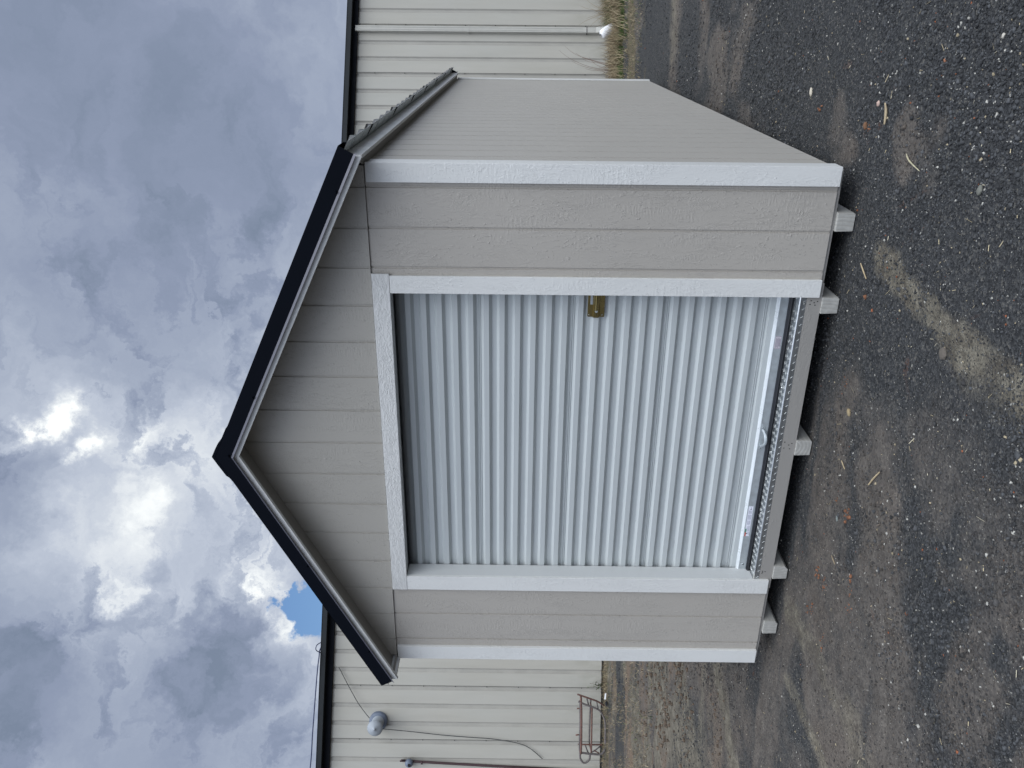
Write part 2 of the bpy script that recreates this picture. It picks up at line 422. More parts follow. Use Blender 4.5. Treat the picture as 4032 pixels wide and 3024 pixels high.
for bx in (-.905, -.49, -.075, .33, .845):
    tp.tube([(bx, -.0025, .0675), (bx, -.0052, .0675)], [.0042, .0028], 8, 1)
    tp.tube([(bx + .012, .052, .093), (bx + .012, .052, .0965)], [.006, .004], 8, 1)
part(tp.build('tread_plate', [M['tread'], M['bright']], shed))
# floor frame
mb = MB(); mb.box(XL, XR, .0006 + .011, .050, -.0185, .0895); mb.box(-.99, .955, -.0018, .0112, -.0182, .0592)
for nx, nz in ((.862, .035), (.851, .018), (.858, .002), (.842, .038), (.838, .012), (.03, .045), (.012, .02), (-.008, .045), (-.012, .012), (.022, .004), (-.862, .045), (-.870, .043), (-.878, .046), (-.866, .028)):
    mb.box(nx - .0025, nx + .0025, -.0026, -.0018, nz - .0035, nz + .0035, 1)
part(mb.build('rim_board', [M['rim'], M['dark_hole']], shed, bevel=.0008))
mb = MB(); mb.box(XR - .05, XR - .013, .051, DEPTH - .06, -.0185, .056); mb.box(XL + .013, XL + .05, .051, DEPTH - .06, -.0185, .056)
mb.box(XL + .013, XR - .013, DEPTH - .058, DEPTH - .02, -.0185, .056)
for jy in np.arange(.45, 6.0, .406): mb.box(XL + .052, XR - .052, jy, jy + .038, -.0185, .056)
part(mb.build('floor_joists', M['rim'], shed))
for i, (xa, xb, zb_, cut) in enumerate(((1.224, 1.318, -.107, 0), (.793, .882, -.107, 0), (-.052, .043, -.106, 0), (-.913, -.819, -.104, .022), (-1.343, -1.247, -.105, .016))):
    mb = MB(); zt = -.0188
    prf = [(xa, zb_), (xb - .0, zb_), (xb, zb_ + .0), (xb, zt), (xa, zt)]
    if cut: prf = [(xa + cut * .2, zb_), (xb - cut, zb_), (xb, zb_ + cut), (xb, zt), (xa, zt)]
    else:
        prf = [(xa + .003, zb_), (xb - .006, zb_), (xb, zb_ + .008), (xb, zt), (xa, zt)]
    m_ = mb; m_.prism([(a, -.012 + (i % 3) * .002, b) for a, b in prf], (0, 6.25, 0))
    part(m_.build('skid', M['skid'], shed, bevel=.003))

# roof
def roof_panel(sgn, ymin, ymax):
    pts = []   # rib profile along y, 9 inch centres
    y = -.165
    first = .052 - .2286 * 1
    prof = [(ymin, 0)]
    yy = first
    ribs = []
    while yy < ymax + .1: ribs.append(yy); yy += .2286
    for r in ribs:
        for a, h in ((-.022, 0), (-.007, .027), (.007, .027), (.022, 0)):
            if ymin < r + a < ymax: prof.append((r + a, h))
    prof.append((ymax, 0))
    Xe = 1.655
    mb = MB()
    for off, mi, flip in ((0.0, 0, 0), (-.0012, 1, 1)):
        a = [(sgn * Xe, y, 3.151 - SL * Xe + h + off) for y, h in prof]
        b = [(0, y, 3.151 + h + off) for y, h in prof]
        n = len(prof)
        fs = [(i, i + 1, n + i + 1, n + i) for i in range(n - 1)]
        if (sgn < 0) != bool(flip): fs = [f[::-1] for f in fs]
        mb.add(a + b, fs, mi)
    n = len(prof)
    a = [(sgn * Xe, y, 3.151 - SL * Xe + h) for y, h in prof]; b = [(sgn * Xe, y, 3.1498 - SL * Xe + h) for y, h in prof]
    mb.add(a + b, [(i, i + 1, n + i + 1, n + i) for i in range(n - 1)], 1)
    # sheet side laps: a doubled edge every fourth rib
    for j, r in enumerate(ribs):
        if j % 4 == 3 and r + .03 < ymax:
            for q in (0,):
                mb.hexa([(sgn * (Xe + .002), r - .012, 3.151 - SL * Xe - .012), (sgn * (Xe + .002), r - .006, 3.151 - SL * Xe - .012), (sgn * (Xe - .05), r - .006, 3.151 - SL * (Xe - .05) - .003), (sgn * (Xe - .05), r - .012, 3.151 - SL * (Xe - .05) - .003),
                         (sgn * (Xe + .002), r - .012, 3.151 - SL * Xe + .0285), (sgn * (Xe + .002), r - .006, 3.151 - SL * Xe + .0285), (sgn * (Xe - .05), r - .006, 3.151 - SL * (Xe - .05) + .0285), (sgn * (Xe - .05), r - .012, 3.151 - SL * (Xe - .05) + .0285)], 2)
    return mb
YF, YB = -.165, 6.26
for sgn in (1, -1):
    part(roof_panel(sgn, YF, YB).build('roof_panel', [M['roofblack'], M['galv'], M['dark_hole']], shed))
# roof structure slab edge: soffits, fascia
for sgn in (1, -1):
    xw = XR if sgn > 0 else -XL
    xf = 1.592
    # side fascia
    mb = MB(); mb.prism([(sgn * (xf - .019), -.160, 2.285), (sgn * xf, -.160, 2.283), (sgn * xf, -.160, 2.3675), (sgn * (xf - .019), -.160, 2.3765)], (0, 6.41, 0))
    part(mb.build('eave_fascia', M['fascia'], shed, bevel=.001))
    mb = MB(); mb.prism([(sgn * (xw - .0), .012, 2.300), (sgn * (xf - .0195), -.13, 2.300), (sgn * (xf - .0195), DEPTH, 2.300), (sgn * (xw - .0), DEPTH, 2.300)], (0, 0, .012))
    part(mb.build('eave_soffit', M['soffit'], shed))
    # rake fascia board
    def quad(x, zt, zb): return [(x, zb), (x, zt)]
    mb = MB()
    a = [(0, 3.0545), (sgn * xf, 3.0545 - SL * xf), (sgn * xf, 3.118 - SL * xf), (0, 3.118)]
    mb.prism([(x, -.180, z) for x, z in a], (0, .019, 0)); part(mb.build('rake_fascia', M['fascia'], shed))
    a = [(0, 3.098), (sgn * (xf - .02), 3.098 - SL * (xf - .02)), (sgn * (xf - .02), 3.106 - SL * (xf - .02)), (0, 3.106)]
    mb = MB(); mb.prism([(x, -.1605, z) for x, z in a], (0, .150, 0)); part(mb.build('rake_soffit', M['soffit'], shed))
# roof deck filling the slab (dark)
mb = MB()
for sgn in (1, -1):
    mb.prism([(0, -.1595, 3.1075), (sgn * 1.57, -.1595, 3.1075 - SL * 1.57), (sgn * 1.57, -.1595, 3.138 - SL * 1.57), (0, -.1595, 3.138)], (0, 6.41, 0))
part(mb.build('roof_deck', M['interior'], shed))
# black rake trims
def rake(sgn, yf, yd):
    mb = MB(); zt0, zb0 = 3.181, 3.094
    xt, xb = 1.640, 1.603
    y2 = yf + yd * .0015
    mb.prism([(0, yf, zb0), (sgn * xb, yf, zb0 - SL * xb), (sgn * xt, yf, zt0 - SL * xt), (0, yf, zt0)], (0, yd * .0015, 0))
    mb.add([(0, yf, zt0 + .0003), (sgn * xt, yf, zt0 - SL * xt + .0003), (sgn * xt, yf + yd * .12, zt0 - SL * xt + .0003), (0, yf + yd * .12, zt0 + .0003),
            (0, yf, zt0 - .0015), (sgn * xt, yf, zt0 - SL * xt - .0015), (sgn * xt, yf + yd * .12, zt0 - SL * xt - .0015), (0, yf + yd * .12, zt0 - .0015)],
           [(0, 1, 2, 3), (7, 6, 5, 4), (0, 4, 5, 1), (1, 5, 6, 2), (2, 6, 7, 3)])
    # inner leg of the trim onto the panel
    mb.add([(0, yf + yd * .12, zt0), (sgn * xt, yf + yd * .12, zt0 - SL * xt), (sgn * xt, yf + yd * .12, 3.153 - SL * xt), (0, yf + yd * .12, 3.153)], [(0, 1, 2, 3)])
    # hemmed drip edge
    xb2 = xb + .004
    mb.prism([(0, yf - yd * .0005, zb0 + .0005), (sgn * xb, yf - yd * .0005, zb0 + .0005 - SL * xb), (sgn * xb2, yf - yd * .009, zb0 - .013 - SL * xb2), (0, yf - yd * .009, zb0 - .013)], (0, yd * .0012, 0), 1)
    if yd > 0:
        for sx in ((1.43, .36) if sgn > 0 else (.72, 1.36)):
            zz = zb0 - SL * sx + .012
            mb.tube([(sgn * sx, yf, zz), (sgn * sx, yf - .004, zz)], [.009, .008], 8, 0)
            mb.tube([(sgn * sx, yf - .004, zz), (sgn * sx, yf - .0095, zz)], [.0055, .005], 6, 0)
    return mb
for sgn in (1, -1):
    part(rake(sgn, -.190, 1).build('rake_trim', [M['black'], M['black_edge']], shed))
    part(rake(sgn, 6.285, -1).build('rake_trim', [M['black'], M['black_edge']], shed))
# ridge cap
mb = MB()
w = .205
prof = [(-w, 3.158 - SL * w), (-w + .004, 3.178 - SL * w), (-.13, 3.186 - SL * .13), (-.118, 3.196 - SL * .118), (-.05, 3.199 - SL * .05), (0, 3.2000), (.05, 3.199 - SL * .05), (.085, 3.196 - SL * .085), (.095, 3.187 - SL * .095), (.175, 3.186 - SL * .175), (w - .01, 3.178 - SL * w), (w, 3.158 - SL * w)]
mb.strip([(x, -.186, z) for x, z in prof], (0, 6.47, 0)); mb.strip([(x, -.186, z - .0016) for x, z in prof][::-1], (0, 6.47, 0))
n = len(prof)
mb.add([(x, -.1885, z) for x, z in prof] + [(x, -.1885, 3.150 - SL * abs(x)) for x, z in prof], [(i, i + 1, n + i + 1, n + i) for i in range(n - 1)])
mb.tube([(.008, -.190, 3.108), (.008, -.1945, 3.108)], [.009, .008], 8); mb.tube([(.008, -.1945, 3.108), (.008, -.2, 3.108)], [.0055, .005], 6)
part(mb.build('ridge_cap', M['black'], shed))

# ---------------------------------------------------------------- metal building behind
P0 = Vector((2.335, 12.173)); ANG = .494
DV = Vector((-math.cos(ANG), -math.sin(ANG))); NV = Vector((.47415, -.88044))
def wp(s, o, z): p = P0 + DV * s + NV * o; return (p.x, p.y, z)
def zbase(s): return -.182 + .0156 * s
def zeave(s): return 4.53 + .0136 * s
bld = empty('metal_building', wp(13, 0, 0)); tag(bld, 'long almond ribbed metal building with black eave behind the shed', 'building')
S0, S1 = -2.6, 20.4
mb = MB(); prof = []
ks = list(range(-8, 67))
RW = .040
for k_ in ks:
    s = k_ * .3048 + .012
    prof += [(s - RW, 0), (s - RW + .022, -.020), (s + RW - .022, -.020), (s + RW, 0)]
lo = [wp(s, o, zbase(s)) for s, o in prof]; hi = [wp(s, o, zeave(s) + .05) for s, o in prof]
n = len(prof)
for i in range(n - 1):
    mb.add([lo[i], lo[i + 1], hi[i + 1], hi[i]], [(0, 1, 2, 3)], 1 if i % 4 != 3 else 0)
part(mb.build('ribbed_wall', [M['wall'], M['wall_rib']], bld))
# lap seams with their screws
for k_ in ks:
    if k_ % 3 == 1:
        s = k_ * .3048 + .012 - RW - .004
        m2 = MB()
        m2.hexa([wp(s, .0005, zbase(s)), wp(s + .005, .0005, zbase(s)), wp(s + .005, .0035, zbase(s)), wp(s, .0035, zbase(s)),
                 wp(s, .0005, zeave(s)), wp(s + .005, .0005, zeave(s)), wp(s + .005, .0035, zeave(s)), wp(s, .0035, zeave(s))])
        zz = .35
        while zz < 4.4:
            q = wp(s + .014, .0, zz); q2 = wp(s + .014, .006, zz)
            m2.tube([q, q2], [.009, .007], 6); zz += .55
        part(m2.build('lap_seam', M['lapline'], bld))
# foundation
mb = MB(); mb.hexa([wp(S0, -.30, -.5), wp(S1, -.30, -.5), wp(S1, -.032, -.5), wp(S0, -.032, -.5), wp(S0, -.30, zbase(S0) + .02), wp(S1, -.30, zbase(S1) + .02), wp(S1, -.032, zbase(S1) + .02), wp(S0, -.032, zbase(S0) + .02)])
part(mb.build('foundation', M['concrete'], bld))
def longbox(mb, o0, o1, dz0, dz1, mi=0, zf=zeave, s0=S0, s1=S1):
    mb.hexa([wp(s0, o0, zf(s0) + dz0), wp(s1, o0, zf(s1) + dz0), wp(s1, o1, zf(s1) + dz0), wp(s0, o1, zf(s0) + dz0),
             wp(s0, o0, zf(s0) + dz1), wp(s1, o0, zf(s1) + dz1), wp(s1, o1, zf(s1) + dz1), wp(s0, o1, zf(s0) + dz1)], mi)
mb = MB(); longbox(mb, .002, .050, -.012, .16); part(mb.build('eave_fascia', M['eavefascia'], bld))
mb = MB()
zg = lambda s: 4.610 + .0152 * s
longbox(mb, .052, .17, .0, .010, 0, zg); longbox(mb, .160, .17, .0102, .083, 0, zg); longbox(mb, .052, .060, .0102, .083, 0, zg); longbox(mb, .155, .176, .0832, .090, 0, zg)
for s in (11.62, 2.2): 
    mb.hexa([wp(s, .1705, zg(s) - .003), wp(s + .03, .1705, zg(s) - .003), wp(s + .03, .1735, zg(s) - .003), wp(s, .1735, zg(s) - .003), wp(s, .1705, zg(s) + .083), wp(s + .03, .1705, zg(s) + .083), wp(s + .03, .1735, zg(s) + .083), wp(s, .1735, zg(s) + .083)])
part(mb.build('gutter', M['gutter'], bld))
# body: roof and other walls
mb = MB()
def bp(s, o, z): return wp(s, o, z)
for (sa, sb) in ((S0, S1),):
    za, zb2 = zeave(sa) + .165, zeave(sb) + .165
    mb.add([bp(sa, .10, za), bp(sb, .10, zb2), bp(sb, -6, zb2 + .55), bp(sa, -6, za + .55), bp(sb, -12.1, zb2), bp(sa, -12.1, za)], [(0, 1, 2, 3), (3, 2, 4, 5)])
part(mb.build('roof', M['roofblack'], bld))
mb = MB()
za, zb2 = zeave(S0) + .16, zeave(S1) + .16
mb.add([bp(S0, -.035, -.3), bp(S0, -12, -.3), bp(S0, -12, za), bp(S0, -6, za + .54), bp(S0, -.035, za)], [(0, 1, 2, 3, 4)])
mb.add([bp(S1, -.035, -.3), bp(S1, -12, -.3), bp(S1, -12, zb2), bp(S1, -6, zb2 + .54), bp(S1, -.035, zb2)], [(4, 3, 2, 1, 0)])
mb.add([bp(S0, -12, -.3), bp(S1, -12, -.3), bp(S1, -12, zb2), bp(S0, -12, za)], [(0, 1, 2, 3)])
part(mb.build('end_wall', M['wall'], bld))
# downspout
mb = MB()
def dbox(mb, sa, sb, oa, ob, z0, z1, mi=0):
    mb.hexa([wp(sa, oa, z0), wp(sb, oa, z0), wp(sb, ob, z0), wp(sa, ob, z0), wp(sa, oa, z1), wp(sb, oa, z1), wp(sb, ob, z1), wp(sa, ob, z1)], mi)
dbox(mb, .345, .445, .006, .082, .16, 4.56)
mb.prism([wp(.365, .0825, .4), wp(.372, .088, .4), wp(.378, .0825, .4)], (0, 0, 4.1)); mb.prism([wp(.412, .0825, .4), wp(.418, .088, .4), wp(.425, .0825, .4)], (0, 0, 4.1))
mb.hexa([wp(.343, .004, -.02), wp(.447, .004, -.02), wp(.447, .15, -.05), wp(.343, .15, -.05), wp(.343, .004, .1595), wp(.447, .004, .1595), wp(.447, .084, .1595), wp(.343, .084, .1595)])
dbox(mb, .336, .454, .004, .086, 2.48, 2.50); dbox(mb, .336, .454, .004, .086, .32, .335, 1)
part(mb.build('downspout', [M['downspout'], M['rustgrey']], bld))
# round wall vent
vs, vz = 12.765, 3.872
vent = MB()
def disc_ring(mb, o, r, n=28, mi=0): return [wp(vs + r * math.cos(a), o, vz + r * math.sin(a)) for a in [i * 2 * math.pi / n for i in range(n)]]
def lathe(mb, pr, n=28, mi=0, cs=0, cz=0):
    rings = []
    for o, r in pr:
        rings.append([wp(vs + cs + r * math.cos(i * 2 * math.pi / n), o, vz + cz + r * math.sin(i * 2 * math.pi / n)) for i in range(n)])
    v = [q for r_ in rings for q in r_]; fs = []
    for a in range(len(pr) - 1):
        for k in range(n): fs.append((a * n + k, a * n + (k + 1) % n, (a + 1) * n + (k + 1) % n, (a + 1) * n + k))
    fs.append(tuple(range(n))); fs.append(tuple((len(pr) - 1) * n + k for k in range(n)))
    mb.add(v, fs, mi)
lathe(vent, [(.001, .158), (.045, .158), (.065, .150), (.075, .115)])
vo = part(vent.build('wall_vent', M['vent_grey'], bld, True)); vo['label'] = 'round wall vent with flange, neck and cone cap'
m2 = MB(); lathe(m2, [(.074, .105), (.27, .100), (.272, .092)]); part(m2.build('vent_neck', M['vent_galv'], vo, True))
m2 = MB()
for a in (.4, 2.0, 3.6, 5.2):
    for k in range(1):
        m2 = MB(); ca, sa_ = math.cos(a), math.sin(a)
        m2.tube([wp(vs + .092 * ca, .272, vz + .092 * sa_), wp(vs + .098 * ca, .36, vz + .098 * sa_)], .011, 6); part(m2.build('cap_bracket', M['vent_galv'], vo))

m2 = MB(); lathe(m2, [(.345, .118), (.362, .132), (.372, .130), (.398, .085), (.418, .040), (.428, .022), (.448, .014), (.452, .006)]); part(m2.build('vent_cap', M['vent_galv'], vo, True))
m2 = MB(); lathe(m2, [(.28, .080), (.343, .080)]); part(m2.build('vent_mouth', M['dark_hole'], vo, True))
# cables on the wall
m2 = MB(); m2.tube(smoothpts([wp(11.861, .03, 4.58), wp(12.1, .05, 4.44), wp(12.45, .08, 4.22), wp(12.69, .12, 4.01)], 6), .0062, 6)
o = part(m2.build('hanging_cable', M['cable'], bld)); o['label'] = 'thin dark cable running down from the eave to the vent'
m2 = MB(); m2.tube(smoothpts([wp(12.86, .13, 3.80), wp(12.93, .05, 3.3), wp(12.99, .03, 2.755), wp(13.02, .03, 2.3), wp(13.054, .03, 1.796), wp(13.15, .03, 1.321), wp(13.368, .03, 1.021)], 6), .0062, 6)
o = part(m2.build('hanging_cable', M['cable'], bld)); o['label'] = 'thin dark cable trailing down the wall below the vent'
# conduit with round box
m2 = MB(); m2.tube([wp(13.425, .035, 3.46), wp(13.44, .035, 3.2), wp(13.50, .035, 1.8), wp(13.56, .035, 0.02)], .021, 8)
m2.tube([wp(13.41, .05, 3.40), wp(13.41, .10, 3.47)], .016, 8)
m2.tube([wp(13.455, .035, 3.12), wp(13.457, .035, 3.09)], .030, 8)
co = part(m2.build('conduit', M['rustpipe'], bld, True))
m2 = MB(); vs_, vz_ = vs, vz; vs, vz = 13.45, 3.32
lathe(m2, [(.02, .05), (.05, .068), (.09, .070), (.125, .058), (.135, .03)], 18); part(m2.build('junction_box', M['vent_grey'], co, True))
m2 = MB(); lathe(m2, [(.130, .030), (.137, .028)], 12, 0, .015, -.01); part(m2.build('box_opening', M['dark_hole'], co)); vs, vz = vs_, vz_

# power cable to the left, above the gutter
m2 = MB(); pts = smoothpts([wp(11.50, .12, 4.88), wp(11.56, .14, 4.90), wp(11.62, .22, 4.885), wp(11.95, .20, 4.918), wp(12.909, .15, 4.978), wp(13.7, .10, 5.03), wp(16, .3, 5.22), wp(20.2, .3, 5.62)], 6)
m2.tube(pts, .011, 6); m2.tube(smoothpts([wp(11.40, .15, 4.86), wp(11.44, .22, 4.93), wp(11.52, .22, 4.94), wp(11.58, .16, 4.88)], 5), .008, 6)
tag(m2.build('power_cable', M['bluecable']), 'thin dark blue cable crossing the sky just above the gutter', 'cable')

# ---------------------------------------------------------------- rusty frame by the wall
fr = empty('rusty_frame', wp(12.6, .45, .02)); tag(fr, 'rusty bent tube frame leaning by the metal wall on dry grass', 'metal frame')
RUST = [('rail', [(12.269, .35, .404), (12.667, .35, .4), (12.993, .35, .41), (13.139, .35, .399)], .016, 'rustgrey'),
 ('rail', [(12.097, .65, .416), (12.375, .65, .405), (12.745, .65, .405), (13.022, .65, .41)], .017, 'rust'),
 ('rail', [(12.258, .35, .225), (12.618, .35, .24), (12.967, .35, .246)], .014, 'rustgrey'),
 ('rail', [(12.28, .65, .232), (12.65, .65, .235), (13.01, .65, .24)], .014, 'rust'),
 ('handle_loop', [(13.08, .5, .412), (13.164, .5, .407), (13.229, .5, .363), (13.228, .5, .304), (13.171, .5, .254), (13.078, .5, .248)], .017, 'rustgrey'),
 ('leg', [(13.071, .5, .40), (13.089, .5, .24), (13.095, .5, .077), (13.057, .5, .02), (13.015, .5, -.004)], .017, 'rustgrey'),
 ('brace', [(12.964, .5, .078), (13.04, .5, .173), (13.064, .5, .23)], .012, 'rustgrey'),
 ('brace', [(12.992, .6, .193), (13.037, .6, .107)], .010, 'rust'),
 ('crossbar', [(12.993, .35, .434), (12.996, .35, .226), (12.995, .35, .013)], .012, 'rust'),
 ('side_rail', [(12.166, .35, .449), (12.22, .35, .288), (12.275, .35, .123), (12.35, .35, -.008)], .014, 'rust'),
 ('runner', [(12.19, .65, .458), (12.248, .65, .306), (12.316, .65, .125), (12.426, .65, .039), (12.537, .65, .01), (12.74, .65, .008), (12.86, .65, .009)], .015, 'rustgrey'),
 ('brace', [(12.191, .5, .302), (12.294, .5, .273)], .012, 'rustgrey'),
 ('brace', [(12.236, .5, .139), (12.366, .5, .109)], .009, 'rustgrey'),
 ('brace', [(12.949, .5, .327), (13.069, .5, .278)], .012, 'rustgrey'),
 ('stub', [(12.40, .35, .40), (12.40, .36, .455)], .012, 'rust'), ('stub', [(12.83, .35, .40), (12.84, .36, .475)], .012, 'rust'),
 ('crosspiece', [(12.27, .34, .40), (12.20, .66, .41)], .012, 'rust'), ('crosspiece', [(13.10, .34, .40), (13.03, .66, .41)], .012, 'rust'),
 ('crosspiece', [(12.30, .34, .228), (12.30, .66, .233)], .011, 'rust'), ('crosspiece', [(12.97, .34, .243), (13.0, .66, .24)], .011, 'rust')]
for nm, pl, r, mk in RUST:
    m2 = MB(); pts = [wp(*q) for q in pl]
    m2.tube(smoothpts(pts, 4) if len(pts) > 2 else pts, r, 8); part(m2.build(nm, M[mk], fr, True))

# ---------------------------------------------------------------- terrain helpers
def h2(ix, iy, seed):
    v = np.sin(ix * 127.1 + iy * 311.7 + seed * 74.7) * 43758.5453
    return v - np.floor(v)
def vnoise(x, y, seed=0):
    ix, iy = np.floor(x), np.floor(y); fx, fy = x - ix, y - iy
    fx = fx * fx * (3 - 2 * fx); fy = fy * fy * (3 - 2 * fy)
    a = h2(ix, iy, seed); b = h2(ix + 1, iy, seed); c = h2(ix, iy + 1, seed); d = h2(ix + 1, iy + 1, seed)
    return (a * (1 - fx) + b * fx) * (1 - fy) + (c * (1 - fx) + d * fx) * fy
def fbm(x, y, sc_, oct=4, seed=0):
    v = 0; amp = 1; tot = 0; f = sc_
    for i in range(oct):
        v = v + amp * vnoise(x * f + i * 17.3, y * f - i * 9.1, seed + i); tot += amp; amp *= .55; f *= 2.03
    return v / tot
def sstep(a, b, x):
    t = np.clip((x - a) / (b - a), 0, 1); return t * t * (3 - 2 * t)
def out_dist(x, y): return (x - P0.x) * NV.x + (y - P0.y) * NV.y
def s_of(x, y): return (x - P0.x) * DV.x + (y - P0.y) * DV.y
def ground_base(x, y):
    o = out_dist(x, y); s = s_of(x, y)
    wgt = 1 - sstep(.3, 6.5, o)
    zb_ = np.clip(zbase(s), -.3, .25) - .045
    return -.112 * (1 - wgt) + zb_ * wgt
def capsule(x, y, pts, w):
    d = np.full_like(x, 1e9)
    if len(pts) == 1: pts = pts * 2
    for (ax, ay), (bx, by) in zip(pts[:-1], pts[1:]):
        vx, vy = bx - ax, by - ay; L = vx * vx + vy * vy + 1e-9
        t = np.clip(((x - ax) * vx + (y - ay) * vy) / L, 0, 1)
        d = np.minimum(d, np.hypot(x - ax - t * vx, y - ay - t * vy))
    return np.clip(1 - d / w, 0, 1)
TAN = [([(1.16, -.36), (1.13, -.59), (1.09, -.8), (1.06, -1.07), (1.07, -1.36), (1.06, -1.7), (1.05, -2.2)], .115, 1.15),
       ([(1.02, -1.1), (.96, -1.5), (.93, -2.0)], .10, .35),
       ([(-1.44, -.3), (-1.44, -.57), (-1.47, -.76), (-1.49, -.95), (-1.52, -1.3)], .09, .65), ([(-1.05, -.33), (-1.01, -.53), (-1.0, -.68)], .12, .6),
       ([(-1.02, -.8), (-1.04, -1.0), (-1.09, -1.2), (-1.12, -1.5)], .10, .65), ([(-2.6, 1.1), (-2.77, .61), (-2.93, .3), (-3.0, -.2)], .22, .9),
       ([(-1.05, -.12), (-1.07, -.38)], .12, .7), ([(-4.3, 3.0), (-4.79, 2.75), (-4.73, 2.24), (-4.3, 1.77), (-4.1, 1.2)], .60, .85),
       ([(-3.5, 2.3), (-3.8, 1.9), (-3.9, 1.5)], .38, .8), ([(2.38, 5.58), (2.13, 5.51), (1.87, 5.44)], .3, .5), ([(-.95, -.95), (-1.0, -1.3)], .1, .4)]
BROWN = [([(-1.6, -1.7), (-.87, -1.38), (-.58, -1.18), (-.29, -1.01), (.01, -.95), (.30, -.85)], .30, 1.0),
         ([(-1.0, -.95), (-.61, -.78), (-.44, -.6), (-.23, -.5), (.1, -.42), (.45, -.38)], .27, .75), ([(-.9, -.3), (-.8, -.5), (-1.2, -.7), (-1.6, -1.2)], .3, .9),
         ([(-.6, -1.6), (-1.0, -2.0)], .25, .5), ([(1.9, 3.3), (1.67, 3.12), (1.50, 3.13)], .42, 1.0), ([(2.05, 2.61), (1.78, 2.67)], .34, .8),
         ([(1.78, -.42), (1.66, -.50)], .2, .9), ([(1.60, .35), (1.62, .5)], .16, .7), ([(-2.4, .4), (-3.0, 1.2), (-3.4, 2.0)], .55, .7), ([(-3.6, .8), (-2.6, .3)], .4, .5),
         ([(-1.4, 0.2), (-1.9, -.3)], .25, .6), ([(-4.6, 3.6), (-3.2, 2.6), (-2.2, 2.2)], .5, .8), ([(2.6, 5.6), (1.6, 5.3)], .4, .8), ([(3, 4.3), (1.9, 3.9)], .35, .6)]
def masks(x, y):
    wx = x + (fbm(x, y, 2.2, 3, 3) - .5) * .45; wy = y + (fbm(x, y, 2.2, 3, 9) - .5) * .45
    nz = fbm(x, y, 7, 4, 21)
    b = np.zeros_like(x); t = np.zeros_like(x)
    for p, w, a in BROWN: b = np.maximum(b, a * sstep(0.0, .75, capsule(wx, wy, p, w)))
    wx2 = x + (fbm(x, y, 4, 3, 33) - .5) * .12; wy2 = y + (fbm(x, y, 4, 3, 39) - .5) * .12
    for p, w, a in TAN: t = np.maximum(t, a * sstep(0.0, .8, capsule(wx2, wy2, p, w)))
    b = np.clip(b * (.35 + 1.3 * nz), 0, 1); t = np.clip(t * (.1 + 1.7 * fbm(x, y, 9, 4, 51)), 0, 1)
    o = out_dist(x, y) + (fbm(x, y, 1.3, 3, 61) - .5) * 1.0
    s = s_of(x, y)
    band = fbm(s * .45, o * 3.2, 1.0, 3, 64)
    g = (1 - sstep(2.6, 4.2, o)) * (.15 + 1.0 * sstep(.38, .62, band)) * (1 - .55 * sstep(5, 7, s) * sstep(.2, .9, o))
    left = sstep(5.5, 7.0, s) * (1 - sstep(5.5, 8.5, o))
    b = np.maximum(b, left * sstep(.45, .6, fbm(s * .5, o * 2.6, 1.0, 3, 66)) * .95)
    t = np.maximum(t, left * sstep(.5, .64, fbm(s * .4 + 7, o * 2.6, 1.0, 4, 68)) * .95)
    lanes = sstep(.50, .66, fbm(x * .55 + .5 * y, y * 4.2 - .6 * x, 1.0, 4, 75)) * (1 - sstep(-.4, 1.0, x)) * .75 * (1 - sstep(.5, 3.0, y))
    b = np.maximum(b, lanes * (.5 + .9 * nz))
    grit_ = sstep(.46, .62, fbm(x, y, 1.7, 4, 78)) * .62 * (1 - sstep(-1.0, .5, y)) * (1 - sstep(.2, 1.2, x))
    b = np.maximum(b, grit_)
    far = sstep(.58, .70, fbm(x, y, .9, 4, 71)) * .6 * sstep(0, 2.5, y)
    b = np.maximum(b, far)
    return b, t, g
def ruts(x, y):
    z = 0
    for p in ([(-.2, -1.05), (-.37, -1.11), (-.57, -1.22), (-.77, -1.32), (-1.2, -1.6)], [(-.3, -1.38), (-.58, -1.54), (-1.1, -1.9)]):
        z = z - .013 * sstep(0, 1, capsule(x, y, p, .035)) * (vnoise(x * 9, y * 9, 5) > .25)
    for p in ([(1.0, -.74), (.97, -.9)], [(1.13, -.45), (1.12, -.5)]):
        z = z - .010 * sstep(0, 1, capsule(x, y, p, .04))
    return z
def ground_h(x, y):
    z = ground_base(x, y)
    b, t, g = masks(x, y)
    inside = sstep(-1.9, -1.6, x) * (1 - sstep(1.65, 2.0, x)) * sstep(-.35, -.12, y)
    a = 1 - .85 * inside
    z = z + a * ((fbm(x, y, .8, 3, 81) - .5) * .045 + (fbm(x, y, 3.5, 3, 83) - .5) * .028 + (fbm(x, y, 14, 3, 85) - .5) * .014)
    z = z + (fbm(x, y, 42, 2, 87) - .5) * .006 * (1 - .5 * b) + ruts(x, y) + g * (fbm(x, y, 6, 3, 91) - .5) * .05
    return z

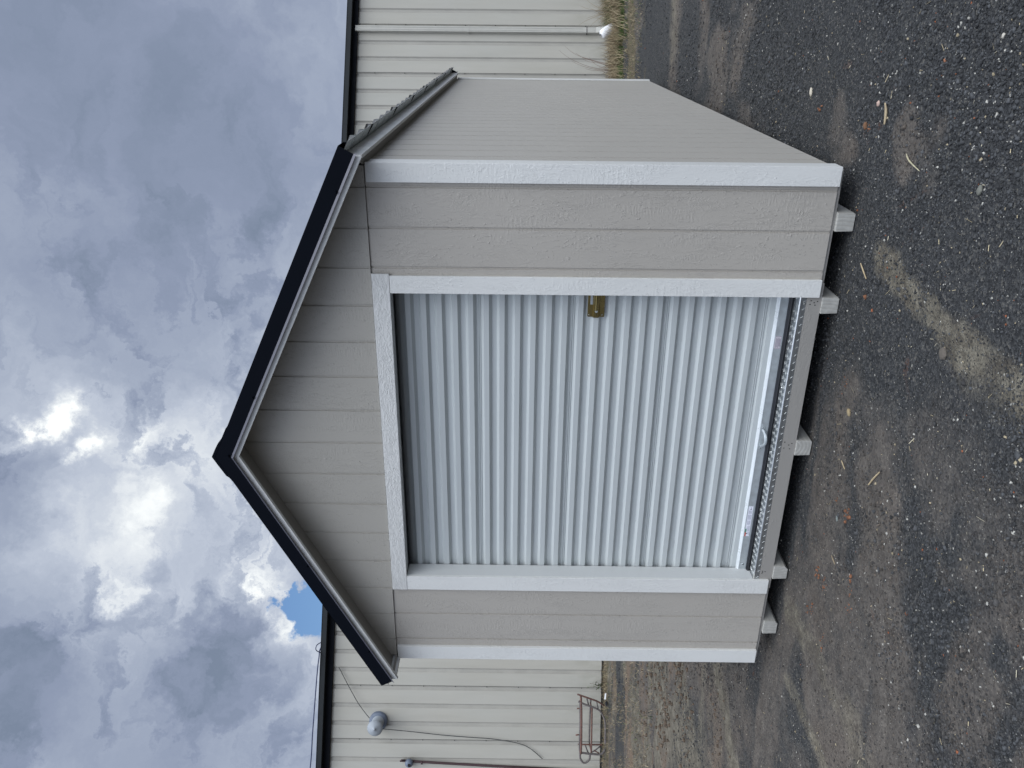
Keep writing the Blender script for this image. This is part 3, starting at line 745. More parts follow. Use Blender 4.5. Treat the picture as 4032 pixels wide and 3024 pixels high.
def axis(a, b, step, far, grow=1.09):
    mid = list(np.arange(a, b, step)); L = []; R = []
    d = step; x = a
    while x > -far: x -= d; d *= grow; L.append(x)
    d = step; x = mid[-1]
    while x < far: x += d; d *= grow; R.append(x)
    return np.array(L[::-1] + mid + R)
ax_ = axis(-3.2, 2.9, .0175, 320, 1.055); ay_ = axis(-2.35, 1.0, .0175, 320, 1.035)
GX, GY = np.meshgrid(ax_, ay_)
GZ = ground_h(GX, GY)
def grid_mesh(name, X, Y, Z):
    ny, nx = X.shape
    me = bpy.data.meshes.new(name); nv = nx * ny
    me.vertices.add(nv); me.vertices.foreach_set('co', np.stack([X, Y, Z], -1).ravel().astype(np.float32))
    idx = np.arange(nv).reshape(ny, nx)
    q = np.stack([idx[:-1, :-1], idx[:-1, 1:], idx[1:, 1:], idx[1:, :-1]], -1).reshape(-1)
    nf = (nx - 1) * (ny - 1)
    me.loops.add(nf * 4); me.loops.foreach_set('vertex_index', q.astype(np.int32))
    me.polygons.add(nf); me.polygons.foreach_set('loop_start', (np.arange(nf) * 4).astype(np.int32))
    me.polygons.foreach_set('loop_total', np.full(nf, 4, np.int32)) if False else None
    me.update(calc_edges=True); me.validate()
    return me
gme = grid_mesh('ground', GX, GY, GZ)
b, t, g = masks(GX, GY)
at = gme.attributes.new('soil', 'FLOAT_COLOR', 'POINT')
rgba = np.stack([b, t, g, np.ones_like(b)], -1).ravel().astype(np.float32); at.data.foreach_set('color', rgba)
gme.polygons.foreach_set('use_smooth', [True] * len(gme.polygons))

def ground_mat():
    t = NT('asphalt_millings_and_dirt')
    a = t.new('ShaderNodeAttribute', attribute_name='soil'); sp = t.new('ShaderNodeSeparateColor'); t.l(a.outputs['Color'], sp.inputs[0])
    vec = t.coord((1, 1, 1))
    n1 = t.noise(vec, 60, 5, .7); n2 = t.noise(vec, 9, 5, .65); n3 = t.noise(vec, 1.7, 4, .6)
    vo = t.new('ShaderNodeTexVoronoi', feature='F1'); vo.inputs['Scale'].default_value = 95; t.l(vec, vo.inputs['Vector'])
    vr = t.new('ShaderNodeSeparateColor'); t.l(vo.outputs['Color'], vr.inputs[0])
    grit = t.ramp(vr.outputs[0], [(0, (.015, .016, .0175)), (.5, (.037, .0385, .041)), (.85, (.063, .064, .064)), (1, (.12, .113, .10))])
    grit = t.mix(t.ramp(n2, [(.35, 0.0), (.7, .55)]), grit, (.048, .048, .047))
    dirt = t.ramp(t.math('ADD', t.math('MULTIPLY', n1, .6), t.math('MULTIPLY', n2, .4)), [(.30, (.040, .034, .029)), (.50, (.094, .083, .073)), (.68, (.155, .138, .120))])
    clay = t.ramp(t.noise(t.coord((.7, 1.6, 1)), 1.3, 4, .65), [(.44, 0.0), (.60, .8)])
    tcx = t.new('ShaderNodeTexCoord'); spx = t.new('ShaderNodeSeparateXYZ'); t.l(tcx.outputs['Object'], spx.inputs[0])
    mrx = t.new('ShaderNodeMapRange'); mrx.inputs[1].default_value = -2.6; mrx.inputs[2].default_value = -3.8; t.l(spx.outputs[0], mrx.inputs[0])
    clay = t.math('MULTIPLY', clay, t.math('ADD', .12, t.math('MULTIPLY', mrx.outputs[0], .88)))
    dirt = t.mix(clay, dirt, t.ramp(n1, [(.3, (.10, .068, .046)), (.7, (.27, .19, .13))]))
    tan = t.ramp(t.math('ADD', t.math('MULTIPLY', n1, .45), t.math('MULTIPLY', n2, .55)), [(.34, (.05, .042, .034)), (.48, (.11, .097, .075)), (.60, (.19, .172, .134)), (.74, (.30, .27, .22))])
    straw = t.ramp(t.noise(t.coord((6, 30, 6)), 3.0, 5, .75), [(.32, (.035, .03, .02)), (.5, (.10, .085, .052)), (.62, (.155, .13, .085)), (.8, (.20, .175, .12))])
    straw = t.mix(t.ramp(n2, [(.5, 0.0), (.62, .75)]), straw, (.085, .068, .050))
    edge = t.math('MULTIPLY', t.math('SUBTRACT', n1, .5), .7)
    f1 = t.math('ADD', sp.outputs[0], t.math('ADD', edge, t.math('MULTIPLY', t.math('SUBTRACT', n2, .5), .5)), False)
    f1 = t.ramp(f1, [(.12, 0.0), (.75, .92)])
    f2 = t.ramp(t.math('ADD', sp.outputs[1], edge), [(.08, 0.0), (.80, .95)])
    f3 = t.ramp(t.math('ADD', sp.outputs[2], t.math('MULTIPLY', t.math('SUBTRACT', n2, .5), .8)), [(.25, 0.0), (.7, 1.0)])
    c = t.mix(f1, grit, dirt); c = t.mix(f3, c, straw); c = t.mix(f2, c, tan)
    # specks of pale grit
    v2 = t.new('ShaderNodeTexVoronoi', feature='F1'); v2.inputs['Scale'].default_value = 120; t.l(vec, v2.inputs['Vector'])
    v2c = t.new('ShaderNodeSeparateColor'); t.l(v2.outputs['Color'], v2c.inputs[0])
    speck = t.math('MULTIPLY', t.math('GREATER_THAN', v2c.outputs[1], .925), t.math('LESS_THAN', v2.outputs['Distance'], .26))
    c = t.mix(t.math('MULTIPLY', speck, .65), c, (.34, .32, .27))
    # rusty stains with a shape of their own
    rs = t.ramp(t.noise(t.coord((1, 1, 1)), 3.1, 5, .7, .6), [(.66, 0.0), (.74, .55)])
    c = t.mix(t.math('MULTIPLY', rs, t.math('SUBTRACT', 1.0, sp.outputs[1])), c, (.13, .055, .03))
    t.set(color=c, rough=.92, spec=.25)
    hh = t.math('ADD', t.math('MULTIPLY', vo.outputs['Distance'], t.math('SUBTRACT', .9, t.math('MULTIPLY', f1, .6))), t.math('ADD', t.math('MULTIPLY', n1, .9), t.math('MULTIPLY', n2, 1.2)))
    t.bump(hh, .8, .011)
    return t.mat
gme.materials.append(ground_mat())
gobj = link('ground', gme); gobj['kind'] = 'structure'

# ---------------------------------------------------------------- gravel: thousands of loose crushed pieces
CAM = np.array([2.1615, -3.9029]); FW = math.atan2(.9087, -.4174)
def scatter(n, r0, r1, power, half=.62):
    u = rng.random(n); e = 2 - power
    r = (r0 ** e + u * (r1 ** e - r0 ** e)) ** (1 / e)
    a = FW + (rng.random(n) * 2 - 1) * half
    return CAM[0] + r * np.cos(a), CAM[1] + r * np.sin(a), r
OCT_V = np.array([(1, 0, 0), (-1, 0, 0), (0, 1, 0), (0, -1, 0), (0, 0, 1), (0, 0, -1)], float)
OCT_F = np.array([(0, 2, 4), (2, 1, 4), (1, 3, 4), (3, 0, 4), (2, 0, 5), (1, 2, 5), (3, 1, 5), (0, 3, 5)])
CUB_V = np.array([(x, y, z) for x in (-1, 1) for y in (-1, 1) for z in (-1, 1)], float) * .72
CUB_F = np.array([(0, 1, 3), (0, 3, 2), (4, 6, 7), (4, 7, 5), (0, 4, 5), (0, 5, 1), (2, 3, 7), (2, 7, 6), (0, 2, 6), (0, 6, 4), (1, 5, 7), (1, 7, 3)])
def rotmats(n):
    q = rng.normal(size=(n, 4)); q /= np.linalg.norm(q, axis=1, keepdims=True); w, x, y, z = q.T
    return np.stack([1 - 2 * (y * y + z * z), 2 * (x * y - z * w), 2 * (x * z + y * w), 2 * (x * y + z * w), 1 - 2 * (x * x + z * z), 2 * (y * z - x * w), 2 * (x * z - y * w), 2 * (y * z + x * w), 1 - 2 * (x * x + y * y)], -1).reshape(n, 3, 3)
def tri_mesh(name, V, F, colors, mat):
    me = bpy.data.meshes.new(name); me.vertices.add(len(V)); me.vertices.foreach_set('co', V.ravel().astype(np.float32))
    me.loops.add(F.size); me.loops.foreach_set('vertex_index', F.ravel().astype(np.int32))
    me.polygons.add(len(F)); me.polygons.foreach_set('loop_start', (np.arange(len(F)) * 3).astype(np.int32))
    me.update(calc_edges=True)
    a = me.attributes.new('tint', 'FLOAT_COLOR', 'POINT'); a.data.foreach_set('color', colors.ravel().astype(np.float32))
    me.materials.append(mat); return me
def tint_mat(name, rough=.85, spec=.3, bump=True):
    t = NT(name); a = t.new('ShaderNodeAttribute', attribute_name='tint')
    n = t.noise(t.coord(), 220, 3, .6)
    c = t.mix(1.0, a.outputs['Color'], t.ramp(n, [(.3, .72), (.7, 1.22)]), 'MULTIPLY')
    t.set(color=c, rough=rough, spec=spec)
    if bump: t.bump(n, .35, .002)
    return t.mat
def stones(n, tmpl_v, tmpl_f, r0, r1, power, size_fn, pale=.02):
    x, y, r = scatter(n, r0, r1, power)
    o = out_dist(x, y)
    keep = ~((x > -1.5) & (x < 1.48) & (y > .25) & (y < 6.2)) & (o > .25)
    b, t_, g = masks(x, y)
    keep &= rng.random(n) > np.clip(b * .55 + g * .93 + t_ * .5, 0, .96)
    x, y, r, b, t_, g = [q[keep] for q in (x, y, r, b, t_, g)]; n = len(x)
    sz = size_fn(n, r)
    # clumps of coarser pieces
    cl = fbm(x, y, 1.6, 3, 101); sz = sz * (.62 + .55 * sstep(.42, .66, cl))
    z = ground_h(x, y)
    S = sz[:, None, None] * (.55 + .75 * rng.random((n, 1, 3))) * np.array([1, 1, .62])
    V = tmpl_v[None] * (1 + .38 * (rng.random((n, len(tmpl_v), 3)) - .5)) * S
    tilt = rotmats(n); V = np.einsum('nij,nkj->nki', tilt, V) * np.array([1, 1, .7])
    V += np.stack([x, y, z + sz * .12], -1)[:, None, :]
    F = tmpl_f[None] + (np.arange(n) * len(tmpl_v))[:, None, None]
    base = (.025 + .066 * rng.random(n) ** 1.6)[:, None] * np.array([[.97, 1.0, 1.04]])
    bl = (np.clip(b * 1.1, 0, 1) * rng.random(n))[:, None]; base = base * (1 - bl) + bl * np.array([[.10, .082, .066]]) * (.5 + rng.random((n, 1)))
    u = rng.random(n)
    pk = (u < pale) & (sz < .009); base[pk] = np.array([.50, .48, .43]) * (.4 + .6 * rng.random((pk.sum(), 1)))
    pk = (u > .993) & (sz < .010); base[pk] = np.array([.36, .30, .20]) * (.6 + .6 * rng.random((pk.sum(), 1)))
    pk = (u > .9895) & (u < .9915); base[pk] = np.array([.27, .095, .045]) * (.7 + .5 * rng.random((pk.sum(), 1)))
    col = np.concatenate([base, np.ones((n, 1))], 1); col = np.repeat(col, len(tmpl_v), 0)
    return V.reshape(-1, 3), F.reshape(-1, 3), col
sets = [stones(120000, OCT_V, OCT_F, 2.5, 7.5, 1.9, lambda n, r: .0026 + .0042 * rng.random(n) ** 2.2 + r * .00035, .03),
        stones(42000, CUB_V, CUB_F, 2.5, 9.5, 1.3, lambda n, r: (.0040 + .0066 * rng.random(n) ** 2.5) + r * .0003, .03),
        stones(1900, CUB_V, CUB_F, 2.5, 10.5, .8, lambda n, r: .008 + .011 * rng.random(n) ** 3, .0),
        stones(30000, OCT_V, OCT_F, 7, 15, 1.0, lambda n, r: .007 + .010 * rng.random(n) ** 2, .02)]
off = 0; VV = []; FF = []; CC = []
for v, f, c in sets: VV.append(v); FF.append(f + off); CC.append(c); off += len(v)
tm = tint_mat('crushed_asphalt_pieces')
me = tri_mesh('gravel', np.concatenate(VV), np.concatenate(FF), np.concatenate(CC), tm)
go = link('gravel', me); tag(go, 'dark crushed asphalt gravel covering the yard around the shed', 'gravel', kind='stuff')

# orange brick crumbs in clusters
def crumbs(spots, colr, name, label, cat, r=.0075):
    V_ = []; F_ = []; C_ = []; off = 0
    for (cx, cy, nn, sp_, rr) in spots:
        x = cx + rng.normal(size=nn) * sp_; y = cy + rng.normal(size=nn) * sp_ * .6
        z = ground_h(x, y)
        sz = rr * (.25 + rng.random(nn) ** 2.5 * 1.0)
        V = CUB_V[None] * (1 + .4 * (rng.random((nn, 8, 3)) - .5)) * sz[:, None, None] * (.6 + .6 * rng.random((nn, 1, 3)))
        V = np.einsum('nij,nkj->nki', rotmats(nn), V) + np.stack([x, y, z + sz * .25], -1)[:, None, :]
        F = CUB_F[None] + (np.arange(nn) * 8)[:, None, None] + off; off += nn * 8
        c = np.array(colr)[None] * (.6 + .7 * rng.random((nn, 1))); c = np.repeat(np.concatenate([c, np.ones((nn, 1))], 1), 8, 0)
        V_.append(V.reshape(-1, 3)); F_.append(F.reshape(-1, 3)); C_.append(c)
    me = tri_mesh(name, np.concatenate(V_), np.concatenate(F_), np.concatenate(C_), tm); o = link(name, me); tag(o, label, cat, kind='stuff'); return o
crumbs([(-.58, -.37, 16, .03, .008), (-.59, -.47, 14, .03, .008), (-.08, -.56, 12, .03, .009), (-.37, -.74, 12, .03, .008), (-.84, -.36, 14, .035, .007), (-.5, -.77, 10, .03, .008), (-.87, -.56, 14, .03, .006), (-.08, -.42, 8, .02, .007), (.98, -.28, 4, .006, .009), (1.70, .05, 4, .02, .007), (1.75, .72, 5, .02, .010), (.5, -.25, 8, .03, .006), (2.02, -.55, 6, .05, .009), (2.1, -.3, 4, .04, .006)],
       (.22, .10, .055), 'brick_crumbs', 'small orange brick crumbs scattered in the dark gravel before the door', 'brick crumbs')
crumbs([(-4.7, 2.4, 160, .3, .020), (-4.3, 2.9, 120, .3, .018), (-3.7, 2.1, 110, .22, .018), (-5.3, 3.3, 80, .4, .02), (-3.9, 1.6, 70, .25, .016), (-3.1, .75, 50, .18, .012)],
       (.125, .092, .066), 'clay_clods', 'reddish brown clay clods along the dirt track left of the shed', 'clods')

# straw, chips and twigs lying on the ground
def straw(n, r0, r1, power, L0, L1, w, cols, maskfn=None, lift=.004, half=.62):
    x, y, r = scatter(n, r0, r1, power, half)
    o = out_dist(x, y); keep = ~((x > -1.5) & (x < 1.48) & (y > .1) & (y < 6.2)) & (o > .06)
    if maskfn is not None: keep &= maskfn(x, y, o)
    x, y = x[keep], y[keep]; n = len(x); L = L0 + (L1 - L0) * rng.random(n) ** 2; a = rng.random(n) * 6.283
    z = ground_h(x, y) + lift
    dx, dy = np.cos(a) * L / 2, np.sin(a) * L / 2; px, py = -np.sin(a) * w, np.cos(a) * w
    tz = (rng.random(n) - .3) * L * .25
    P = np.stack([np.stack([x - dx + px, y - dy + py, z - tz], -1), np.stack([x - dx - px, y - dy - py, z - tz + w], -1), np.stack([x + dx * 1.0 - px, y + dy - py, z + tz + w], -1), np.stack([x + dx + px, y + dy + py, z + tz], -1), np.stack([x, y, z + w * 1.6], -1)], 1)
    F = np.array([(0, 1, 4), (1, 2, 4), (2, 3, 4), (3, 0, 4)])[None] + (np.arange(n) * 5)[:, None, None]
    c = np.array(cols)[rng.integers(0, len(cols), n)] * (.7 + .6 * rng.random((n, 1))); c = np.repeat(np.concatenate([c, np.ones((n, 1))], 1), 5, 0)
    return P.reshape(-1, 3), F.reshape(-1, 3), c
v, f, c = straw(430, 2.5, 8, 1.4, .008, .042, .0011, [(.42, .35, .22), (.30, .25, .16), (.5, .45, .33)])
link_o = link('straw_bits', tri_mesh('straw_bits', v, f, c, tint_mat('straw_pale', bump=False))); tag(link_o, 'short pale straw bits and wood splinters strewn over the gravel', 'straw', kind='stuff')

def stick(pts, r, label, col=(.34, .27, .17)):
    m2 = MB(); P = []
    for px, py in pts: P.append((px, py, float(ground_h(np.array([px]), np.array([py]))[0]) + r + .004))
    pl = smoothpts(P, 4) if len(P) > 2 else [P[0], tuple((np.array(P[0]) + np.array(P[1])) / 2 + np.array([.002, .001, .001])), P[1]]
    k = len(pl); rr = [r * (.45 + .75 * math.sin(math.pi * (i + .6) / (k + .2))) for i in range(k)]
    m2.tube(pl, rr, 6)
    o = m2.build('wood_splinter', paint('splinter', col, .8, var=.25, scale=60)); tag(o, label, 'splinter', group='wood splinters lying on the gravel')
    return o
stick([(1.84, -.11), (1.80, -.135), (1.75, -.15)], .0052, 'thick straight tan splinter on dark gravel right of the shed corner')
stick([(1.66, -.41), (1.635, -.44), (1.61, -.54)], .0026, 'thin curled pale splinter on gravel in front of the right corner board', (.42, .38, .25))
stick([(1.11, -.17), (1.06, -.26)], .0030, 'slim tan splinter in front of the right siding panel near the first skid', (.42, .33, .2))
stick([(.31, -.79), (.2, -.72)], .0034, 'long straight tan splinter out in the gravel before the door middle', (.42, .33, .2))
stick([(.15, -.41), (.13, -.46)], .0025, 'short tan splinter on the gravel just before the middle skid', (.42, .33, .2))
stick([(-.37, -.5), (-.38, -.56)], .0026, 'short dull splinter on brown dirt before the left door half', (.28, .22, .14))
def rock(cx, cy, sx, sy, sz, col, label, name='stone', rot=0.0):
    import bmesh
    bm = bmesh.new(); bmesh.ops.create_icosphere(bm, subdivisions=2, radius=1)
    for v in bm.verts:
        f = 1 + .22 * (random.random() - .5) ; v.co = Vector((v.co.x * sx * f, v.co.y * sy * f, v.co.z * sz * f))
    bmesh.ops.rotate(bm, verts=bm.verts, matrix=Matrix.Rotation(rot, 3, 'Z'))
    me = bpy.data.meshes.new(name); bm.to_mesh(me); bm.free(); me.materials.append(paint('stone_face', col, .85, var=.2, scale=90, bumpv=.4))
    o = link(name, me); o.location = (cx, cy, float(ground_h(np.array([cx]), np.array([cy]))[0]) + sz * .45)
    tag(o, label, 'stone', group='larger stones among the gravel'); return o
rock(1.81, .90, .028, .012, .010, (.50, .45, .36), 'long pale cream stone on the gravel beside the right wall', rot=.2)
rock(1.83, -.03, .014, .012, .008, (.42, .30, .25), 'small pinkish stone next to the thick tan splinter')
rock(.41, -.38, .022, .013, .010, (.27, .21, .12), 'ochre brown stone on the gravel before the door right half', rot=.9)
rock(.99, -1.02, .028, .024, .012, (.10, .085, .07), 'dark brown clod in the pale dirt streak')
rock(1.72, .07, .020, .013, .013, (.14, .07, .035), 'rust brown pebble in a dip right of the shed corner', rot=.4)
rock(2.13, -.93, .010, .007, .006, (.45, .42, .36), 'cream pebble at the lower right edge of the yard')
rock(-.16, -.47, .016, .009, .005, (.16, .18, .17), 'flat grey green chip near the orange crumbs', rot=.6)
rock(1.62, -1.0, .020, .015, .009, (.13, .13, .11), 'flat olive grey stone in the gravel beyond the pale streak')

# ---------------------------------------------------------------- grass and weeds
def blades(n, x, y, L, w, lean, cols):
    z = ground_h(x, y) - .01
    a = rng.random(n) * 6.283; px, py = np.cos(a) * w, np.sin(a) * w
    b = rng.random(n) * 6.283; lx, ly = np.cos(b) * lean * L, np.sin(b) * lean * L
    hz = L * np.sqrt(np.clip(1 - lean ** 2, .05, 1))
    P = np.stack([np.stack([x - px, y - py, z], -1), np.stack([x + px, y + py, z], -1),
                  np.stack([x + lx * .35 - px * .8, y + ly * .35 - py * .8, z + hz * .55], -1), np.stack([x + lx * .35 + px * .8, y + ly * .35 + py * .8, z + hz * .55], -1),
                  np.stack([x + lx, y + ly, z + hz * .95], -1)], 1)
    F = np.array([(0, 1, 3), (0, 3, 2), (2, 3, 4)])[None] + (np.arange(n) * 5)[:, None, None]
    c = cols * (.65 + .7 * rng.random((n, 1))); c = np.repeat(np.concatenate([c, np.ones((n, 1))], 1), 5, 0)
    return P.reshape(-1, 3), F.reshape(-1, 3), c
def strip_pts(n, s0, s1, o0, o1, pw=1.0):
    s = s0 + (s1 - s0) * rng.random(n); o = o0 + (o1 - o0) * rng.random(n) ** pw
    return P0.x + DV.x * s + NV.x * o, P0.y + DV.y * s + NV.y * o, s, o
DRY = np.array([(.30, .24, .145), (.24, .185, .11), (.36, .30, .19), (.18, .13, .08)]); GREEN = np.array([(.060, .10, .024), (.042, .075, .020), (.085, .125, .035)])
acc = []
# tall dry and green band at the right end of the wall
n = 12000; x, y, s, o = strip_pts(n, -1.6, 3.6, .03, 1.05, 1.5); kk = fbm(s, o, 3.2, 3, 225) > .36; x, y, s, o = x[kk], y[kk], s[kk], o[kk]; n = len(x)
cl = fbm(x, y, 2.5, 3, 201); L = (.10 + .27 * rng.random(n) ** 1.5) * (.5 + 1.1 * cl) * (1 + .5 * (s < .3)); acc.append(blades(n, x, y, L, .0034, .25 + .65 * rng.random(n), DRY[rng.integers(0, 4, n)]))
n = 15000; x, y, s, o = strip_pts(n, -1.6, 4, .35, 1.7); kk = fbm(s, o * 2.5, 1.6, 3, 221) + .25 * (np.abs(o - .85) < .3) > .58; x, y = x[kk], y[kk]; n = len(x); acc.append(blades(n, x, y, .06 + .09 * rng.random(n), .0042, .2 + .5 * rng.random(n), GREEN[rng.integers(0, 3, n)]))
n = 1500; x, y, s, o = strip_pts(n, -1.0, .45, .1, .5); acc.append(blades(n, x, y, .15 + .26 * rng.random(n), .0045, .15 + .6 * rng.random(n), GREEN[rng.integers(0, 3, n)] * .9))
n = 16000; x, y, s, o = strip_pts(n, -2, 5, .9, 3.4); k_ = rng.random(n) < .22; cc = DRY[rng.integers(0, 4, n)]; cc[k_] = GREEN[rng.integers(0, 3, k_.sum())]
acc.append(blades(n, x, y, .02 + .07 * rng.random(n) ** 2, .0026, .5 + .48 * rng.random(n), cc))
# thin litter along the left part
n = 30000; x, y, s, o = strip_pts(n, 7.5, 16, .02, 4.6, 1.1); k_ = rng.random(n) < .10; cc = DRY[rng.integers(0, 4, n)]; cc[k_] = GREEN[rng.integers(0, 3, k_.sum())]
cl = fbm(x, y, 1.5, 3, 211); kk = cl > .42; x, y, cc = x[kk], y[kk], cc[kk]; n = len(x)
acc.append(blades(n, x, y, .02 + .09 * rng.random(n) ** 2.2, .0028, .6 + .38 * rng.random(n), cc))
n = 2600; x, y, s, o = strip_pts(n, 7.5, 16, .02, .30); acc.append(blades(n, x, y, .04 + .10 * rng.random(n) ** 2, .0026, .4 + .55 * rng.random(n), DRY[rng.integers(0, 4, n)]))
n = 900; x, y, s, o = strip_pts(n, -1.8, 4, .1, 1.8, 1.2); acc.append(blades(n, x, y, .18 + .30 * rng.random(n), .0026, .3 + .68 * rng.random(n), DRY[rng.integers(0, 3, n)] * 1.25))
off = 0; VV = []; FF = []; CC = []
for v, f, c in acc: VV.append(v); FF.append(f + off); CC.append(c); off += len(v)
gm_ = tint_mat('grass_blades', .7, .3, False)
gr = link('grass', tri_mesh('grass', np.concatenate(VV), np.concatenate(FF), np.concatenate(CC), gm_)); tag(gr, 'dry and green grass growing along the foot of the metal building', 'grass', kind='stuff')

# tall dry weeds by the wall, right
def weed(name, base, tips, label, col, r=.004, leaves=0, green=False):
    m2 = MB(); bs, bo, bz = base
    for (ts, to, tz) in tips:
        mid1 = (bs + (ts - bs) * .25, bo + .02, bz + (tz - bz) * .45); mid2 = (bs + (ts - bs) * .6, to, bz + (tz - bz) * .8)
        pl = smoothpts([wp(bs + random.uniform(-.05, .05), bo, bz), wp(*mid1), wp(*mid2), wp(ts, to, tz)], 4)
        m2.tube(pl, [r * (1 - .7 * i / len(pl)) for i in range(len(pl))], 5)
        for q in range(leaves):
            p = Vector(pl[random.randint(2, len(pl) - 2)]); dd = Vector((random.uniform(-1, 1), random.uniform(-1, 1), random.uniform(-.1, .8))).normalized()
            l_ = random.uniform(.03, .06); sd = dd.cross(Vector((0, 0, 1))).normalized() * l_ * .28
            m2.add([p, p + dd * l_ * .5 + sd, p + dd * l_, p + dd * l_ * .5 - sd], [(0, 1, 2, 3)], 1)
    return tag(m2.build(name, [paint('stem', col, .8, var=.2), M['leaf']]), label, 'weed')
M['leaf'] = paint('leaf_green', (.055, .10, .025), .6, var=.4, scale=30)
weed('dry_weed', (1.17, .3, -.17), [(.821, .3, .736), (.95, .32, .55), (1.05, .3, .42)], 'tall dry reddish weed stalks arching left of the downspout', (.17, .10, .075))
weed('dry_weed', (1.30, .3, -.17), [(.916, .35, .849), (1.10, .33, .62), (1.22, .3, .38), (1.02, .3, .30)], 'tallest dry weed stalks beside the far shed corner', (.16, .10, .08))
weed('dry_weed', (.20, .3, -.15), [(.06, .3, .467), (-.12, .3, .40), (.414, .28, .488), (.30, .3, .36), (.47, .3, .30)], 'dry straw coloured weed stalks right of the white container', (.27, .21, .13))
weed('dry_weed', (-.35, .3, -.18), [(-.5, .3, .42), (-.3, .3, .34), (-.2, .3, .45), (-.6, .3, .30)], 'dry straw weed clump at the right picture edge', (.27, .21, .13))
weed('green_weed', (12.08, .12, .0), [(12.143, .10, .27), (12.056, .10, .218), (12.02, .12, .10), (12.17, .12, .11), (12.08, .14, .12), (12.12, .16, .08)], 'small leafy green weed at the wall foot beside the rusty frame', (.10, .09, .05), .0035, 7)
for i, (s_, o_) in enumerate(((12.9, .5), (12.4, .45), (12.98, .62))):
    pass

# white container lying under the downspout
def jug():
    import bmesh
    m2 = MB(); n = 18
    c = Vector(wp(.60, .36, .04)); ax = (Vector(wp(.46, .36, -.17)) - c); L = ax.length; ax.normalize()
    u = ax.cross(Vector((NV.x, NV.y, 0))).normalized(); w = ax.cross(u).normalized()
    rings = []
    for tt, r in ((-.28, .03), (-.26, .055), (-.18, .078), (-.02, .090), (.25, .092), (.55, .088), (.75, .080), (.84, .066), (.9, .04), (.93, .034), (1.02, .034)):
        rings.append([c + ax * (tt * L) + (u * math.cos(k * 2 * math.pi / n) + w * math.sin(k * 2 * math.pi / n)) * r * (1 + .04 * math.sin(3 * k)) for k in range(n)])
    v = [q for r_ in rings for q in r_]; fs = []
    for a in range(len(rings) - 1):
        for k in range(n): fs.append((a * n + k, a * n + (k + 1) % n, (a + 1) * n + (k + 1) % n, (a + 1) * n + k))
    fs.append(tuple(range(n))); fs.append(tuple((len(rings) - 1) * n + k for k in range(n)))
    m2.add(v, fs)
    return m2.build('plastic_container', M['white_plastic'], None, True)
tag(jug(), 'white plastic container tipped over in the grass under the downspout', 'container')
m2 = MB(); m2.tube([wp(12.03, .72, .012), wp(12.11, .70, .016), wp(12.13, .70, .018)], [.014, .014, .013], 10)
tag(m2.build('pipe_piece', M['white_plastic']), 'short piece of white pipe lying in dry grass by the rusty frame', 'pipe')
m2 = MB(); m2.tube([wp(12.16, .74, .0), wp(12.22, .72, .0)], [.022, .018], 8)
tag(m2.build('pipe_fitting', M['rubber']), 'small black fitting lying beside the white pipe piece', 'fitting')

# parts were modelled in world space under Empties: keep them in place
bpy.context.view_layer.update()
for o in bpy.data.objects:
    if o.parent is not None and o.parent.type == 'EMPTY':
        o.matrix_parent_inverse = o.parent.matrix_world.inverted()
bpy.context.view_layer.update()

# ---------------------------------------------------------------- camera
cd = bpy.data.cameras.new('Camera'); cam = bpy.data.objects.new('Camera', cd); COL.objects.link(cam)
cd.sensor_fit = 'HORIZONTAL'; cd.sensor_width = 36; cd.lens = 3111.6 * 36 / 4032; cd.clip_end = 2000; cd.clip_start = .05
Rr = Vector((.90870008, .41730178, .01110839)); Dn = Vector((.00818708, .00878979, -.99992785)); Fw = Vector((-.41736931, .90872546, .00457081))
mat = Matrix(((Dn.x, Rr.x, -Fw.x, 2.1615), (Dn.y, Rr.y, -Fw.y, -3.9029), (Dn.z, Rr.z, -Fw.z, 1.5565), (0, 0, 0, 1)))
cam.matrix_world = mat; sc.camera = cam

# ---------------------------------------------------------------- light
SUN_EL, SUN_AZ = math.radians(44), math.atan2(-.487, .749)   # azimuth from +Y towards +X
sd = bpy.data.lights.new('Sun', 'SUN'); sd.energy = .6; sd.angle = math.radians(14); sd.color = (1, .965, .92)
so = bpy.data.objects.new('Sun', sd); COL.objects.link(so)
dirv = Vector((math.sin(SUN_AZ) * math.cos(SUN_EL), math.cos(SUN_AZ) * math.cos(SUN_EL), math.sin(SUN_EL)))
so.rotation_euler = dirv.to_track_quat('Z', 'Y').to_euler()

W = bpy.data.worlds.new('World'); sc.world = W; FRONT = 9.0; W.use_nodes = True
nt = W.node_tree; N = nt.nodes; Lk = nt.links
for nd in list(N): N.remove(nd)
class WT(NT):
    def __init__(s): s.t = nt; s.n = N
w_ = WT()
tc = w_.new('ShaderNodeTexCoord'); dirn = tc.outputs['Generated']
